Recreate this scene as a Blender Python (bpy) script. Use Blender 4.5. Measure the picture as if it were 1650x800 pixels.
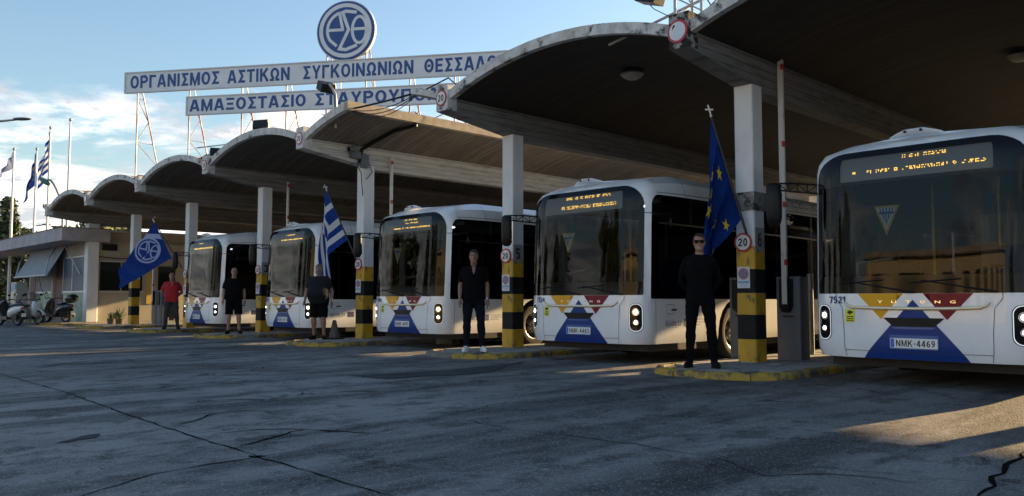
import bpy, bmesh, math, random
from mathutils import Vector, Matrix, noise, Euler
from mathutils.geometry import delaunay_2d_cdt
rad = math.radians
S = bpy.context.scene
for o in list(bpy.data.objects): bpy.data.objects.remove(o)
COL = S.collection

# ------------------------------------------------------------------ camera
FPX, EYE, YAW = 1317.0, 1.07, rad(43.76)
PITCH = math.atan(84.0 / FPX)
cd = bpy.data.cameras.new('camera'); cam = bpy.data.objects.new('camera', cd); COL.objects.link(cam)
cd.sensor_width = 36; cd.lens = FPX / 1650 * 36; cd.clip_end = 2000; cd.clip_start = .05
cam.location = (0, 0, EYE)
_f = Vector((-math.cos(YAW) * math.cos(PITCH), math.sin(YAW) * math.cos(PITCH), math.sin(PITCH)))
cam.rotation_euler = _f.to_track_quat('-Z', 'Y').to_euler()
S.camera = cam
_r = Vector((math.sin(YAW), math.cos(YAW), 0)); _u = _r.cross(_f)

def G(px, py, z=0.05):
    """survey helper: ground point (height z) seen at a photograph pixel"""
    d = _f + _r * ((px - 825) / FPX) - _u * ((py - 400) / FPX)
    t = (z - EYE) / d.z
    return Vector((d.x * t, d.y * t, z))

# ------------------------------------------------------------------ light
SUN_EL, SUN_AZ = rad(14.0), rad(9.0)      # azimuth measured from +Y towards +X
sd = Vector((math.sin(SUN_AZ) * math.cos(SUN_EL), math.cos(SUN_AZ) * math.cos(SUN_EL), math.sin(SUN_EL)))
sl = bpy.data.lights.new('sun', 'SUN'); sl.energy = 2.9; sl.angle = rad(.55); sl.color = (1, .68, .33)
so = bpy.data.objects.new('sun', sl); COL.objects.link(so); so.rotation_euler = sd.to_track_quat('Z', 'Y').to_euler()
W = bpy.data.worlds.new('World'); S.world = W; W.use_nodes = True
def build_world():
    nt = W.node_tree; N = nt.nodes; L = nt.links
    for n in list(N): N.remove(n)
    out = N.new('ShaderNodeOutputWorld'); bg = N.new('ShaderNodeBackground'); bg.inputs[1].default_value = .12
    sky = N.new('ShaderNodeTexSky'); sky.sky_type = 'NISHITA'; sky.sun_disc = False
    sky.sun_elevation = SUN_EL; sky.sun_rotation = SUN_AZ; sky.air_density = 1.3; sky.dust_density = 1.0; sky.ozone_density = 3.0
    tc = N.new('ShaderNodeTexCoord'); sep = N.new('ShaderNodeSeparateXYZ'); L.new(tc.outputs['Generated'], sep.inputs[0])
    def mth(op, a, b=None, c=None):
        m = N.new('ShaderNodeMath'); m.operation = op
        for i, v in enumerate((a, b, c)):
            if v is None: continue
            if isinstance(v, (int, float)): m.inputs[i].default_value = v
            else: L.new(v, m.inputs[i])
        return m.outputs[0]
    z = mth('MAXIMUM', sep.outputs[2], 0.0); dz = mth('ADD', z, .10)
    cx = mth('DIVIDE', sep.outputs[0], dz); cy = mth('DIVIDE', sep.outputs[1], dz)
    cb = N.new('ShaderNodeCombineXYZ'); L.new(cx, cb.inputs[0]); L.new(cy, cb.inputs[1])
    def nz(scale, det, rough, off, dist=0.0):
        mp = N.new('ShaderNodeMapping'); mp.inputs[1].default_value = off; L.new(cb.outputs[0], mp.inputs[0])
        n = N.new('ShaderNodeTexNoise'); n.inputs['Scale'].default_value = scale; n.inputs['Detail'].default_value = det
        n.inputs['Roughness'].default_value = rough; n.inputs['Distortion'].default_value = dist; L.new(mp.outputs[0], n.inputs['Vector']); return n.outputs[0]
    n1 = nz(.85, 9, .62, (2.2, 6.4, 0), .35); n2 = nz(2.6, 8, .62, (7, 2, 4), .2)
    # more cover near the horizon, clear blue overhead
    lowc = mth('MULTIPLY', mth('SUBTRACT', .26, z), .85)
    cov = mth('ADD', mth('ADD', mth('MULTIPLY', n1, .75), mth('MULTIPLY', n2, .25)), lowc)
    mask = N.new('ShaderNodeMapRange'); mask.interpolation_type = 'SMOOTHSTEP'; L.new(cov, mask.inputs[0])
    mask.inputs[1].default_value = .545; mask.inputs[2].default_value = .64
    thick = N.new('ShaderNodeMapRange'); L.new(n2, thick.inputs[0]); thick.inputs[1].default_value = .42; thick.inputs[2].default_value = .60
    ccol = N.new('ShaderNodeMixRGB'); L.new(thick.outputs[0], ccol.inputs[0])
    ccol.inputs[1].default_value = (3.3, 3.0, 2.7, 1); ccol.inputs[2].default_value = (1.2, 1.22, 1.32, 1)
    mix = N.new('ShaderNodeMixRGB'); L.new(mth('MULTIPLY', mask.outputs[0], .85), mix.inputs[0])
    hs = N.new('ShaderNodeHueSaturation'); hs.inputs['Saturation'].default_value = .96; hs.inputs['Value'].default_value = .40; L.new(sky.outputs[0], hs.inputs['Color'])
    L.new(hs.outputs[0], mix.inputs[1]); L.new(ccol.outputs[0], mix.inputs[2])
    L.new(mix.outputs[0], bg.inputs[0]); L.new(bg.outputs[0], out.inputs[0])
build_world()
S.view_settings.view_transform = 'Standard'; S.view_settings.look = 'None'; S.view_settings.gamma = 1; S.view_settings.exposure = 2.42
S.render.engine = 'CYCLES'
S.cycles.max_bounces = 6; S.cycles.transparent_max_bounces = 12; S.cycles.caustics_reflective = False; S.cycles.caustics_refractive = False

# ------------------------------------------------------------------ materials
MATS = {}
def mat(name, col, rough=.6, metal=0., col2=None, nscale=3., nrange=(.35, .65), bump=0., bscale=40., coat=0., emit=0., emitcol=None, spec=.5, stretch=(1, 1, 1), dirt=None, dscale=1.2, drange=(.55, .7), det=6):
    if name in MATS: return MATS[name]
    m = bpy.data.materials.new(name); m.use_nodes = True; nt = m.node_tree; N = nt.nodes; L = nt.links
    b = N['Principled BSDF']; b.inputs['Roughness'].default_value = rough; b.inputs['Metallic'].default_value = metal
    b.inputs['Specular IOR Level'].default_value = spec; b.inputs['Coat Weight'].default_value = coat; b.inputs['Coat Roughness'].default_value = .06
    c4 = (*col, 1); b.inputs['Base Color'].default_value = c4
    tc = N.new('ShaderNodeTexCoord'); mp = N.new('ShaderNodeMapping'); mp.inputs['Scale'].default_value = stretch; L.new(tc.outputs['Object'], mp.inputs[0])
    cur = None
    def noisy(sc, rng, d=det):
        n = N.new('ShaderNodeTexNoise'); n.inputs['Scale'].default_value = sc; n.inputs['Detail'].default_value = d; n.inputs['Roughness'].default_value = .6; L.new(mp.outputs[0], n.inputs['Vector'])
        r = N.new('ShaderNodeMapRange'); L.new(n.outputs[0], r.inputs[0]); r.inputs[1].default_value, r.inputs[2].default_value = rng; return r.outputs[0]
    if col2 is not None:
        mx = N.new('ShaderNodeMixRGB'); L.new(noisy(nscale, nrange), mx.inputs[0]); mx.inputs[1].default_value = c4; mx.inputs[2].default_value = (*col2, 1); cur = mx.outputs[0]
    if dirt is not None:
        mx = N.new('ShaderNodeMixRGB'); L.new(noisy(dscale, drange, 9), mx.inputs[0])
        if cur: L.new(cur, mx.inputs[1])
        else: mx.inputs[1].default_value = c4
        mx.inputs[2].default_value = (*dirt, 1); cur = mx.outputs[0]
    if cur: L.new(cur, b.inputs['Base Color'])
    if bump:
        n = N.new('ShaderNodeTexNoise'); n.inputs['Scale'].default_value = bscale; n.inputs['Detail'].default_value = 4; L.new(mp.outputs[0], n.inputs['Vector'])
        bp = N.new('ShaderNodeBump'); bp.inputs['Strength'].default_value = bump; bp.inputs['Distance'].default_value = .02; L.new(n.outputs[0], bp.inputs['Height']); L.new(bp.outputs[0], b.inputs['Normal'])
    if emit:
        b.inputs['Emission Color'].default_value = (*(emitcol or col), 1); b.inputs['Emission Strength'].default_value = emit
    MATS[name] = m; return m

def asphalt():
    m = bpy.data.materials.new('asphalt'); m.use_nodes = True; nt = m.node_tree; N = nt.nodes; L = nt.links
    b = N['Principled BSDF']; b.inputs['Specular IOR Level'].default_value = .12
    tc = N.new('ShaderNodeTexCoord')
    def nz(sc, det, rng, stretch=(1, 1, 1), rot=0, dist=0, rough=.6):
        mp = N.new('ShaderNodeMapping'); mp.inputs['Scale'].default_value = stretch; mp.inputs['Rotation'].default_value = (0, 0, rot); L.new(tc.outputs['Object'], mp.inputs[0])
        n = N.new('ShaderNodeTexNoise'); n.inputs['Scale'].default_value = sc; n.inputs['Detail'].default_value = det; n.inputs['Distortion'].default_value = dist; n.inputs['Roughness'].default_value = rough; L.new(mp.outputs[0], n.inputs['Vector'])
        r = N.new('ShaderNodeMapRange'); L.new(n.outputs[0], r.inputs[0]); r.inputs[1].default_value, r.inputs[2].default_value = rng; return r.outputs[0], n.outputs[0]
    def mixc(f, a, c, k=1.0, typ='MIX'):
        mx = N.new('ShaderNodeMixRGB'); mx.blend_type = typ
        ml = N.new('ShaderNodeMath'); ml.operation = 'MULTIPLY'; L.new(f, ml.inputs[0]); ml.inputs[1].default_value = k; L.new(ml.outputs[0], mx.inputs[0])
        if isinstance(a, tuple): mx.inputs[1].default_value = (*a, 1)
        else: L.new(a, mx.inputs[1])
        mx.inputs[2].default_value = (*c, 1); return mx.outputs[0]
    big, _ = nz(.22, 5, (.38, .62), dist=.6)
    c = mixc(big, (.165, .158, .150), (.29, .28, .268))
    tr, _ = nz(.9, 7, (.47, .60), (1, .14, 1), rad(24), .6)          # worn wheel tracks sweeping out of the lanes
    c = mixc(tr, c, (.032, .033, .037), .8)
    tr2, _ = nz(.8, 7, (.52, .64), (.2, 1, 1), rad(-14), .7)
    c = mixc(tr2, c, (.19, .195, .20), .55)
    oil, _ = nz(1.1, 9, (.57, .64), dist=1.2, rough=.72)
    c = mixc(oil, c, (.014, .014, .015), .85)
    mot, _ = nz(3.5, 8, (.50, .60), (1, .6, 1), rad(30), .3, .7)
    c = mixc(mot, c, (.024, .025, .028), .55)
    mo2, _ = nz(14, 6, (.55, .70), rough=.7)
    c = mixc(mo2, c, (.15, .155, .16), .45)
    red, _ = nz(2.2, 4, (.60, .75))
    c = mixc(red, c, (.09, .075, .07), .5)
    grit, graw = nz(70, 2, (.56, .74))
    c = mixc(grit, c, (.50, .49, .47), .8)
    g2, _ = nz(60, 3, (.55, .72)); c = mixc(g2, c, (.022, .022, .025), .6)
    L.new(c, b.inputs['Base Color'])
    rr = N.new('ShaderNodeMapRange'); L.new(tr, rr.inputs[0]); rr.inputs[3].default_value = .85; rr.inputs[4].default_value = .7; L.new(rr.outputs[0], b.inputs['Roughness'])
    ad = N.new('ShaderNodeMath'); ad.operation = 'MULTIPLY_ADD'; L.new(graw, ad.inputs[0]); ad.inputs[1].default_value = 1.0
    _, m2 = nz(9, 5, (0, 1)); L.new(m2, ad.inputs[2])
    bp = N.new('ShaderNodeBump'); bp.inputs['Strength'].default_value = .8; bp.inputs['Distance'].default_value = .016; L.new(ad.outputs[0], bp.inputs['Height']); L.new(bp.outputs[0], b.inputs['Normal'])
    return m

def board_concrete(name, ca, cb_, dirtc, per, axis, bump=.6, joint_dark=0.5):
    """board-marked concrete: joints between the form boards cross the given object axis every per metres"""
    m = bpy.data.materials.new(name); m.use_nodes = True; nt = m.node_tree; N = nt.nodes; L = nt.links
    b = N['Principled BSDF']; b.inputs['Roughness'].default_value = .85
    tc = N.new('ShaderNodeTexCoord'); sep = N.new('ShaderNodeSeparateXYZ'); L.new(tc.outputs['Object'], sep.inputs[0])
    q = N.new('ShaderNodeMath'); q.operation = 'DIVIDE'; L.new(sep.outputs[axis], q.inputs[0]); q.inputs[1].default_value = per
    fl = N.new('ShaderNodeMath'); fl.operation = 'FLOOR'; L.new(q.outputs[0], fl.inputs[0])
    wn = N.new('ShaderNodeTexWhiteNoise'); wn.noise_dimensions = '1D'; L.new(fl.outputs[0], wn.inputs['W'])
    fr = N.new('ShaderNodeMath'); fr.operation = 'FRACT'; L.new(q.outputs[0], fr.inputs[0])
    pp = N.new('ShaderNodeMath'); pp.operation = 'PINGPONG'; L.new(fr.outputs[0], pp.inputs[0]); pp.inputs[1].default_value = .5
    edge = N.new('ShaderNodeMapRange'); L.new(pp.outputs[0], edge.inputs[0]); edge.inputs[1].default_value = .0; edge.inputs[2].default_value = .09
    mx = N.new('ShaderNodeMixRGB'); L.new(wn.outputs[0], mx.inputs[0]); mx.inputs[1].default_value = (*ca, 1); mx.inputs[2].default_value = (*cb_, 1)
    st = [1, 1, 1]; st[axis] = 7
    mp = N.new('ShaderNodeMapping'); mp.inputs['Scale'].default_value = st; L.new(tc.outputs['Object'], mp.inputs[0])
    n = N.new('ShaderNodeTexNoise'); n.inputs['Scale'].default_value = 1.6; n.inputs['Detail'].default_value = 8; n.inputs['Roughness'].default_value = .65; L.new(mp.outputs[0], n.inputs['Vector'])
    r = N.new('ShaderNodeMapRange'); L.new(n.outputs[0], r.inputs[0]); r.inputs[1].default_value = .48; r.inputs[2].default_value = .72
    mx2 = N.new('ShaderNodeMixRGB'); L.new(r.outputs[0], mx2.inputs[0]); L.new(mx.outputs[0], mx2.inputs[1]); mx2.inputs[2].default_value = (*dirtc, 1)
    dk = N.new('ShaderNodeMixRGB'); dk.blend_type = 'MULTIPLY'; dk.inputs[0].default_value = joint_dark; L.new(mx2.outputs[0], dk.inputs[1]); L.new(edge.outputs[0], dk.inputs[2])  # darkens the joints between the form boards
    L.new(dk.outputs[0], b.inputs['Base Color'])
    hh = N.new('ShaderNodeMath'); hh.operation = 'ADD'; L.new(edge.outputs[0], hh.inputs[0]); L.new(n.outputs[0], hh.inputs[1])
    bp = N.new('ShaderNodeBump'); bp.inputs['Strength'].default_value = bump; bp.inputs['Distance'].default_value = .012; L.new(hh.outputs[0], bp.inputs['Height']); L.new(bp.outputs[0], b.inputs['Normal'])
    MATS[name] = m; return m

def glass(name, tint, trans, rough=.02, ior=1.33):
    m = bpy.data.materials.new(name); m.use_nodes = True; nt = m.node_tree; N = nt.nodes; L = nt.links
    for n in list(N): N.remove(n)
    out = N.new('ShaderNodeOutputMaterial'); tr = N.new('ShaderNodeBsdfTransparent'); tr.inputs[0].default_value = (*[t * trans for t in tint], 1)
    gl = N.new('ShaderNodeBsdfGlossy'); gl.inputs['Roughness'].default_value = rough; gl.inputs[0].default_value = (.58, .59, .61, 1)
    fz = N.new('ShaderNodeFresnel'); fz.inputs[0].default_value = ior
    mx = N.new('ShaderNodeMixShader'); L.new(fz.outputs[0], mx.inputs[0]); L.new(tr.outputs[0], mx.inputs[1]); L.new(gl.outputs[0], mx.inputs[2]); L.new(mx.outputs[0], out.inputs[0])
    MATS[name] = m; return m

M_ASPH = asphalt()
M_CLOTHSPEC = .1
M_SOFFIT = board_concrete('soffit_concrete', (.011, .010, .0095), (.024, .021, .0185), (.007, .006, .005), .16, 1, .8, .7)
M_SOFFITL = board_concrete('soffit_concrete_lit', (.15, .135, .115), (.22, .195, .165), (.09, .08, .07), .16, 1, .8, .6)  # same concrete painted paler, standing in for bounced light in the open bay
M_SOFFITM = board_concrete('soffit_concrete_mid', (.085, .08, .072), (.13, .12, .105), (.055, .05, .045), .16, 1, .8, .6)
M_BEAMD = board_concrete('beam_concrete_shaded', (.17, .17, .168), (.24, .24, .235), (.10, .098, .09), .125, 2, .7, .5)  # darker copy of the beam concrete, shade put into the colour
M_BEAM = board_concrete('beam_concrete_lit', (.50, .49, .46), (.62, .61, .57), (.30, .285, .25), .125, 2, .7, .5)  # pale copy for the open bay beam, light put into the colour
M_EDGE = mat('weathered_white_edge', (.62, .63, .62), .85, col2=(.42, .41, .38), nscale=5, dirt=(.05, .048, .042), dscale=4.0, drange=(.56, .66), bump=.4, bscale=30)
M_EDGE2 = mat('ochre_concrete_edge', (.42, .35, .26), .9, col2=(.30, .24, .17), nscale=4, dirt=(.10, .09, .07), dscale=3, drange=(.58, .72), bump=.4)
M_MOULD = mat('mould_black_concrete', (.32, .31, .28), .9, dirt=(.015, .015, .014), dscale=7, drange=(.42, .50), bump=.6)
M_COLW = mat('column_white_paint', (.72, .74, .76), .6, col2=(.60, .61, .62), nscale=2.5, dirt=(.42, .40, .37), dscale=7, drange=(.66, .74), bump=.15, bscale=20, stretch=(1, 1, .4))
M_YEL = mat('yellow_paint', (.62, .36, .02), .55, col2=(.50, .28, .02), nscale=4, dirt=(.16, .11, .05), dscale=6, drange=(.57, .64), bump=.2, bscale=25, stretch=(1, 1, .5))
M_BLK = mat('black_paint', (.009, .009, .010), .6, col2=(.018, .017, .017), nscale=5, bump=.2, bscale=25, spec=.2)
M_KERB = mat('kerb_yellow', (.42, .28, .03), .8, col2=(.26, .19, .05), nscale=6, dirt=(.085, .075, .06), dscale=4, drange=(.46, .56), bump=.9, bscale=25)
M_KERBG = mat('kerb_grey', (.20, .19, .17), .85, col2=(.13, .12, .11), nscale=5, dirt=(.30, .22, .05), dscale=3, drange=(.6, .7), bump=.6, bscale=25)
M_SLAB = mat('paving_slab', (.20, .205, .21), .85, col2=(.30, .30, .30), nscale=3, dirt=(.08, .078, .075), dscale=4, drange=(.55, .7), bump=.5, bscale=30)
M_MORT = mat('paving_joint', (.06, .058, .055), .95, bump=.4)
M_WHT = mat('bus_white', (.82, .835, .85), .3, coat=.8, col2=(.70, .73, .76), nscale=1.5, dirt=(.55, .55, .54), dscale=1.5, drange=(.60, .85), spec=.5)
M_BBLUE = mat('bus_blue', (.006, .035, .20), .42, spec=.3)
M_BYEL = mat('bus_yellow', (.74, .36, .01), .42, spec=.3)
M_BRED = mat('bus_red', (.20, .005, .012), .42, spec=.3)
M_GLS = glass('windscreen_glass', (.80, .84, .84), .60, ior=1.38)
M_GLS2 = glass('tinted_side_glass', (.5, .55, .6), .12, ior=1.25)
M_FRIT = mat('black_glass_band', (.005, .005, .006), .08, spec=.22)
M_PLAS = mat('black_plastic', (.007, .007, .008), .45, spec=.25)
M_RUB = mat('tyre_rubber', (.02, .02, .021), .85, bump=.3, bscale=60)
M_RIM = mat('wheel_rim_metal', (.32, .32, .33), .4, .85, dirt=(.06, .05, .04), dscale=8, drange=(.5, .65))
M_CHR = mat('chrome_warm_tint', (.85, .72, .50), .32, .55)  # gold tint puts the warm reflection into the base colour
M_STEEL = mat('galvanised_steel', (.36, .37, .39), .5, .7, col2=(.25, .25, .26), nscale=8)
M_RUST = mat('rusty_painted_steel', (.42, .43, .45), .6, .2, dirt=(.22, .075, .03), dscale=1.1, drange=(.47, .60))
M_GREY = mat('cabinet_grey', (.13, .15, .175), .5, col2=(.11, .125, .145), spec=.3, nscale=5, bump=.05)
M_INT = mat('cabin_dark_trim', (.03, .03, .032), .8)
M_INTG = mat('cabin_grey_trim', (.16, .16, .17), .7)
M_SEAT = mat('seat_blue_fabric', (.03, .05, .14), .9)
M_LEDP = mat('display_matrix_panel', (.13, .135, .14), .3, emit=.02, emitcol=(.5, .55, .6))  # grey tone and faint glow stand in for the panel's reflection
M_AMB = mat('amber_led', (1, .45, .05), .5, emit=.7, emitcol=(1, .58, .10))
M_LAMP = mat('headlamp_lit', (.9, .95, 1), .2, emit=3, emitcol=(.92, .96, 1))
M_LRING = mat('headlamp_led_ring', (.6, .64, .68), .4, emit=.12, emitcol=(.85, .92, 1))
M_REFL = mat('headlamp_reflector', (.6, .62, .65), .12, 1.0)
M_NAVY = mat('navy_lettering', (.01, .03, .14), .5)
M_TXT = mat('black_lettering', (.01, .01, .012), .5)
M_PLATE = mat('plate_white', (.72, .74, .74), .4)
M_SIGNW = mat('sign_white', (.72, .73, .72), .4, col2=(.62, .63, .62), nscale=4)
M_SIGNR = mat('sign_red', (.42, .015, .02), .4)
M_SBLUE = mat('sign_blue', (.01, .10, .38), .4)
M_BOARD = mat('sign_board_white', (.66, .69, .72), .5, col2=(.58, .60, .63), nscale=.8, stretch=(1, 1, 3), dirt=(.40, .34, .28), dscale=1.3, drange=(.66, .8))
M_BLET = mat('sign_board_blue', (.008, .05, .20), .5, col2=(.015, .07, .25), nscale=3)
M_PANELS = mat('sticker_yellow', (.75, .72, .03), .5)

# ------------------------------------------------------------------ mesh helpers
class MB:
    def __init__(s): s.v = []; s.f = []; s.mi = []
    def add(s, vs, fs, m=0):
        b = len(s.v); s.v += [tuple(v) for v in vs]; s.f += [tuple(b + i for i in f) for f in fs]; s.mi += [m] * len(fs); return s
    def box(s, x0, x1, y0, y1, z0, z1, m=0):
        return s.add([(x0, y0, z0), (x1, y0, z0), (x1, y1, z0), (x0, y1, z0), (x0, y0, z1), (x1, y0, z1), (x1, y1, z1), (x0, y1, z1)],
                     [(0, 3, 2, 1), (4, 5, 6, 7), (0, 1, 5, 4), (1, 2, 6, 5), (2, 3, 7, 6), (3, 0, 4, 7)], m)
    def obox(s, c, ax, ay, az, m=0):
        c = Vector(c); vs = []
        for k in (-1, 1):
            for i, j in ((-1, -1), (1, -1), (1, 1), (-1, 1)): vs.append(c + ax * i + ay * j + az * k)
        return s.add(vs, [(0, 3, 2, 1), (4, 5, 6, 7), (0, 1, 5, 4), (1, 2, 6, 5), (2, 3, 7, 6), (3, 0, 4, 7)], m)
    def tube(s, pts, r, n=8, m=0, sq=(1, 1), cap=True, up=None):
        pts = [Vector(p) for p in pts]; rs = r if isinstance(r, (list, tuple)) else [r] * len(pts)
        base = len(s.v); prev = None
        for i, p in enumerate(pts):
            a = pts[max(i - 1, 0)]; c = pts[min(i + 1, len(pts) - 1)]; t = (c - a).normalized()
            if prev is None:
                ref = Vector(up) if up else (Vector((0, 0, 1)) if abs(t.z) < .9 else Vector((0, 1, 0)))
                x = t.cross(ref).normalized()
            else: x = (prev - t * prev.dot(t)).normalized()
            prev = x; y = t.cross(x)
            for k in range(n):
                a_ = 2 * math.pi * k / n
                s.v.append(tuple(p + x * (math.cos(a_) * rs[i] * sq[0]) + y * (math.sin(a_) * rs[i] * sq[1])))
        for i in range(len(pts) - 1):
            for k in range(n):
                a_, b_ = base + i * n + k, base + i * n + (k + 1) % n
                s.f.append((a_, b_, b_ + n, a_ + n)); s.mi.append(m)
        if cap:
            s.f.append(tuple(base + k for k in range(n))[::-1]); s.mi.append(m)
            s.f.append(tuple(base + (len(pts) - 1) * n + k for k in range(n))); s.mi.append(m)
        return s
    def lathe(s, prof, c, axis='x', n=24, m=0):
        """prof: list of (radius, offset along axis)"""
        base = len(s.v)
        for (r, h) in prof:
            for k in range(n):
                a = 2 * math.pi * k / n; p, q = r * math.cos(a), r * math.sin(a)
                v = {'x': (h, p, q), 'y': (p, h, q), 'z': (p, q, h)}[axis]; s.v.append((c[0] + v[0], c[1] + v[1], c[2] + v[2]))
        for i in range(len(prof) - 1):
            for k in range(n):
                a, b = base + i * n + k, base + i * n + (k + 1) % n
                s.f.append((a, b, b + n, a + n)); s.mi.append(m)
        return s
    def ell(s, c, r, n=12, k=8, m=0, rot=None):
        base = len(s.v); R = rot or Matrix.Identity(3)
        for i in range(k + 1):
            th = math.pi * i / k
            for j in range(n):
                ph = 2 * math.pi * j / n
                s.v.append(tuple(Vector(c) + R @ Vector((r[0] * math.sin(th) * math.cos(ph), r[1] * math.sin(th) * math.sin(ph), r[2] * math.cos(th)))))
        for i in range(k):
            for j in range(n):
                a, b = base + i * n + j, base + i * n + (j + 1) % n
                s.f.append((a, a + n, b + n, b)); s.mi.append(m)
        return s
    def prism(s, poly, f0, f1, m=0, mside=None):
        """polygon of 2D points mapped to 3D by two functions (two faces) and joined"""
        b = len(s.v); n = len(poly)
        s.v += [tuple(f0(*p)) for p in poly] + [tuple(f1(*p)) for p in poly]
        s.f.append(tuple(b + i for i in range(n))[::-1]); s.f.append(tuple(b + n + i for i in range(n))); s.mi += [m, m]
        for i in range(n): s.f.append((b + i, b + (i + 1) % n, b + n + (i + 1) % n, b + n + i)); s.mi.append(m if mside is None else mside)
        return s
    def mesh(s, name, mats, smooth=None, fix=True):
        me = bpy.data.meshes.new(name); me.from_pydata(s.v, [], s.f)
        for m in (mats if isinstance(mats, (list, tuple)) else [mats]): me.materials.append(m)
        me.polygons.foreach_set('material_index', s.mi)
        if fix:
            bm = bmesh.new(); bm.from_mesh(me); bmesh.ops.remove_doubles(bm, verts=bm.verts, dist=1e-5); bmesh.ops.recalc_face_normals(bm, faces=bm.faces); bm.to_mesh(me); bm.free()
        if smooth is not None: smoothen(me, smooth)
        me.update(); return me
    def build(s, name, mats, parent=None, smooth=None, fix=True):
        return link(name, s.mesh(name, mats, smooth, fix), parent)

def smoothen(me, ang):
    me.polygons.foreach_set('use_smooth', [True] * len(me.polygons))
    if ang < 179: me.set_sharp_from_angle(angle=rad(ang))
def link(name, me, parent=None, loc=None):
    o = bpy.data.objects.new(name, me); COL.objects.link(o)
    if parent is not None: o.parent = parent
    if loc is not None: o.location = loc
    return o
def tag(o, label, cat, group=None):
    o['label'] = label; o['category'] = cat
    if group: o['group'] = group
    return o
def thing(name, label, cat, loc=(0, 0, 0), rz=0, group=None):
    o = bpy.data.objects.new(name, None); COL.objects.link(o); o.location = loc; o.rotation_euler = (0, 0, rz); o.empty_display_size = .2
    return tag(o, label, cat, group)
def struct(o): o['kind'] = 'structure'; return o
def stuff(o): o['kind'] = 'stuff'; return o
def dup(root, loc, rz=None, label=None):
    r = root.copy(); COL.objects.link(r); r.location = loc
    if rz is not None: r.rotation_euler = (0, 0, rz)
    if label: r['label'] = label
    for ch in list(root.children):
        c = ch.copy(); COL.objects.link(c); c.parent = r
        for g in list(ch.children):
            d = g.copy(); COL.objects.link(d); d.parent = c
    return r
def inside(x, y, poly):
    c = False; n = len(poly); j = n - 1
    for i in range(n):
        xi, yi = poly[i]; xj, yj = poly[j]
        if (yi > y) != (yj > y) and x < (xj - xi) * (y - yi) / (yj - yi) + xi: c = not c
        j = i
    return c
def resample(poly, step):
    out = []
    for i, p in enumerate(poly):
        q = poly[(i + 1) % len(poly)]; d = math.dist(p, q); n = max(1, int(math.ceil(d / step)))
        out += [(p[0] + (q[0] - p[0]) * k / n, p[1] + (q[1] - p[1]) * k / n) for k in range(n)]
    return out
def patch(fn, poly, holes=(), step=.1, gx=None, gy=None, name='panel', m=None, parent=None, smooth=40, thick=0., inner=True):
    """triangulated region of a parametric surface fn(s,t)->xyz, with holes"""
    loops = [resample(poly, step)] + [resample(h, step) for h in holes]
    vs = []; es = []
    for l in loops:
        b = len(vs); vs += [Vector(p) for p in l]; es += [(b + i, b + (i + 1) % len(l)) for i in range(len(l))]
    x0 = min(p[0] for p in poly); x1 = max(p[0] for p in poly); y0 = min(p[1] for p in poly); y1 = max(p[1] for p in poly)
    gx = gx or step; gy = gy or step
    if inner:
        nx = max(1, int((x1 - x0) / gx)); ny = max(1, int((y1 - y0) / gy))
        for i in range(1, nx):
            for j in range(1, ny):
                x = x0 + (x1 - x0) * i / nx; y = y0 + (y1 - y0) * j / ny
                if inside(x, y, poly) and not any(inside(x, y, h) for h in holes): vs.append(Vector((x, y)))
    V, E_, F, *_ = delaunay_2d_cdt(vs, es, [], 0, 1e-5)
    fs = []
    for f in F:
        cx = sum(V[i].x for i in f) / len(f); cy = sum(V[i].y for i in f) / len(f)
        if inside(cx, cy, loops[0]) and not any(inside(cx, cy, h) for h in loops[1:]): fs.append(tuple(f))
    mb = MB(); mb.add([fn(v.x, v.y) for v in V], fs)
    me = mb.mesh(name, m, smooth, fix=False)
    bm = bmesh.new(); bm.from_mesh(me); bmesh.ops.delete(bm, geom=[v for v in bm.verts if not v.link_faces], context='VERTS')
    if thick: 
        r = bmesh.ops.solidify(bm, geom=bm.faces[:], thickness=thick)
    bm.to_mesh(me); bm.free()
    if smooth is not None: smoothen(me, smooth)
    return link(name, me, parent)
def rrect(x0, x1, y0, y1, r, n=6):
    rs = r if isinstance(r, (tuple, list)) else (r,) * 4       # bl, br, tr, tl
    out = []
    for (cx, cy, a0, rr) in ((x0 + rs[0], y0 + rs[0], 180, rs[0]), (x1 - rs[1], y0 + rs[1], 270, rs[1]), (x1 - rs[2], y1 - rs[2], 0, rs[2]), (x0 + rs[3], y1 - rs[3], 90, rs[3])):
        if rr < 1e-6: out.append((cx, cy)); continue
        for k in range(n + 1): a = rad(a0 + 90 * k / n); out.append((cx + rr * math.cos(a), cy + rr * math.sin(a)))
    return out
def circ(cx, cy, r, n=32, ry=None): return [(cx + r * math.cos(2 * math.pi * k / n), cy + (ry or r) * math.sin(2 * math.pi * k / n)) for k in range(n)]

_TC = {}
def glyphs(body, h=1.0, w=None, bold=0.0, depth=0.0):
    """text as flat mesh data: baseline at y=0, left at x=0, cap height h, optional total width w"""
    body = body.translate(str.maketrans('ΑΒΕΖΗΙΚΜΝΟΡΤΥΧ', 'ABEZHIKMNOPTYX')); bold = min(bold, .024)
    key = (body, round(bold, 3))
    if key not in _TC:
        c = bpy.data.curves.new('txt', 'FONT'); c.body = body; c.offset = bold; c.resolution_u = 3
        o = bpy.data.objects.new('txt', c); COL.objects.link(o)
        dg = bpy.context.evaluated_depsgraph_get(); me = bpy.data.meshes.new_from_object(o.evaluated_get(dg))
        vs = [tuple(v.co[:2]) for v in me.vertices]; fs = [tuple(p.vertices) for p in me.polygons]
        bpy.data.objects.remove(o); bpy.data.curves.remove(c); bpy.data.meshes.remove(me)
        x0 = min(v[0] for v in vs); x1 = max(v[0] for v in vs)
        _TC[key] = ([(v[0] - x0, v[1] / .729) for v in vs], fs, (x1 - x0))
    vs, fs, tw = _TC[key]
    sx = (w / tw) if w else h / .729
    return [(v[0] * sx, v[1] * h) for v in vs], fs
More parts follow.
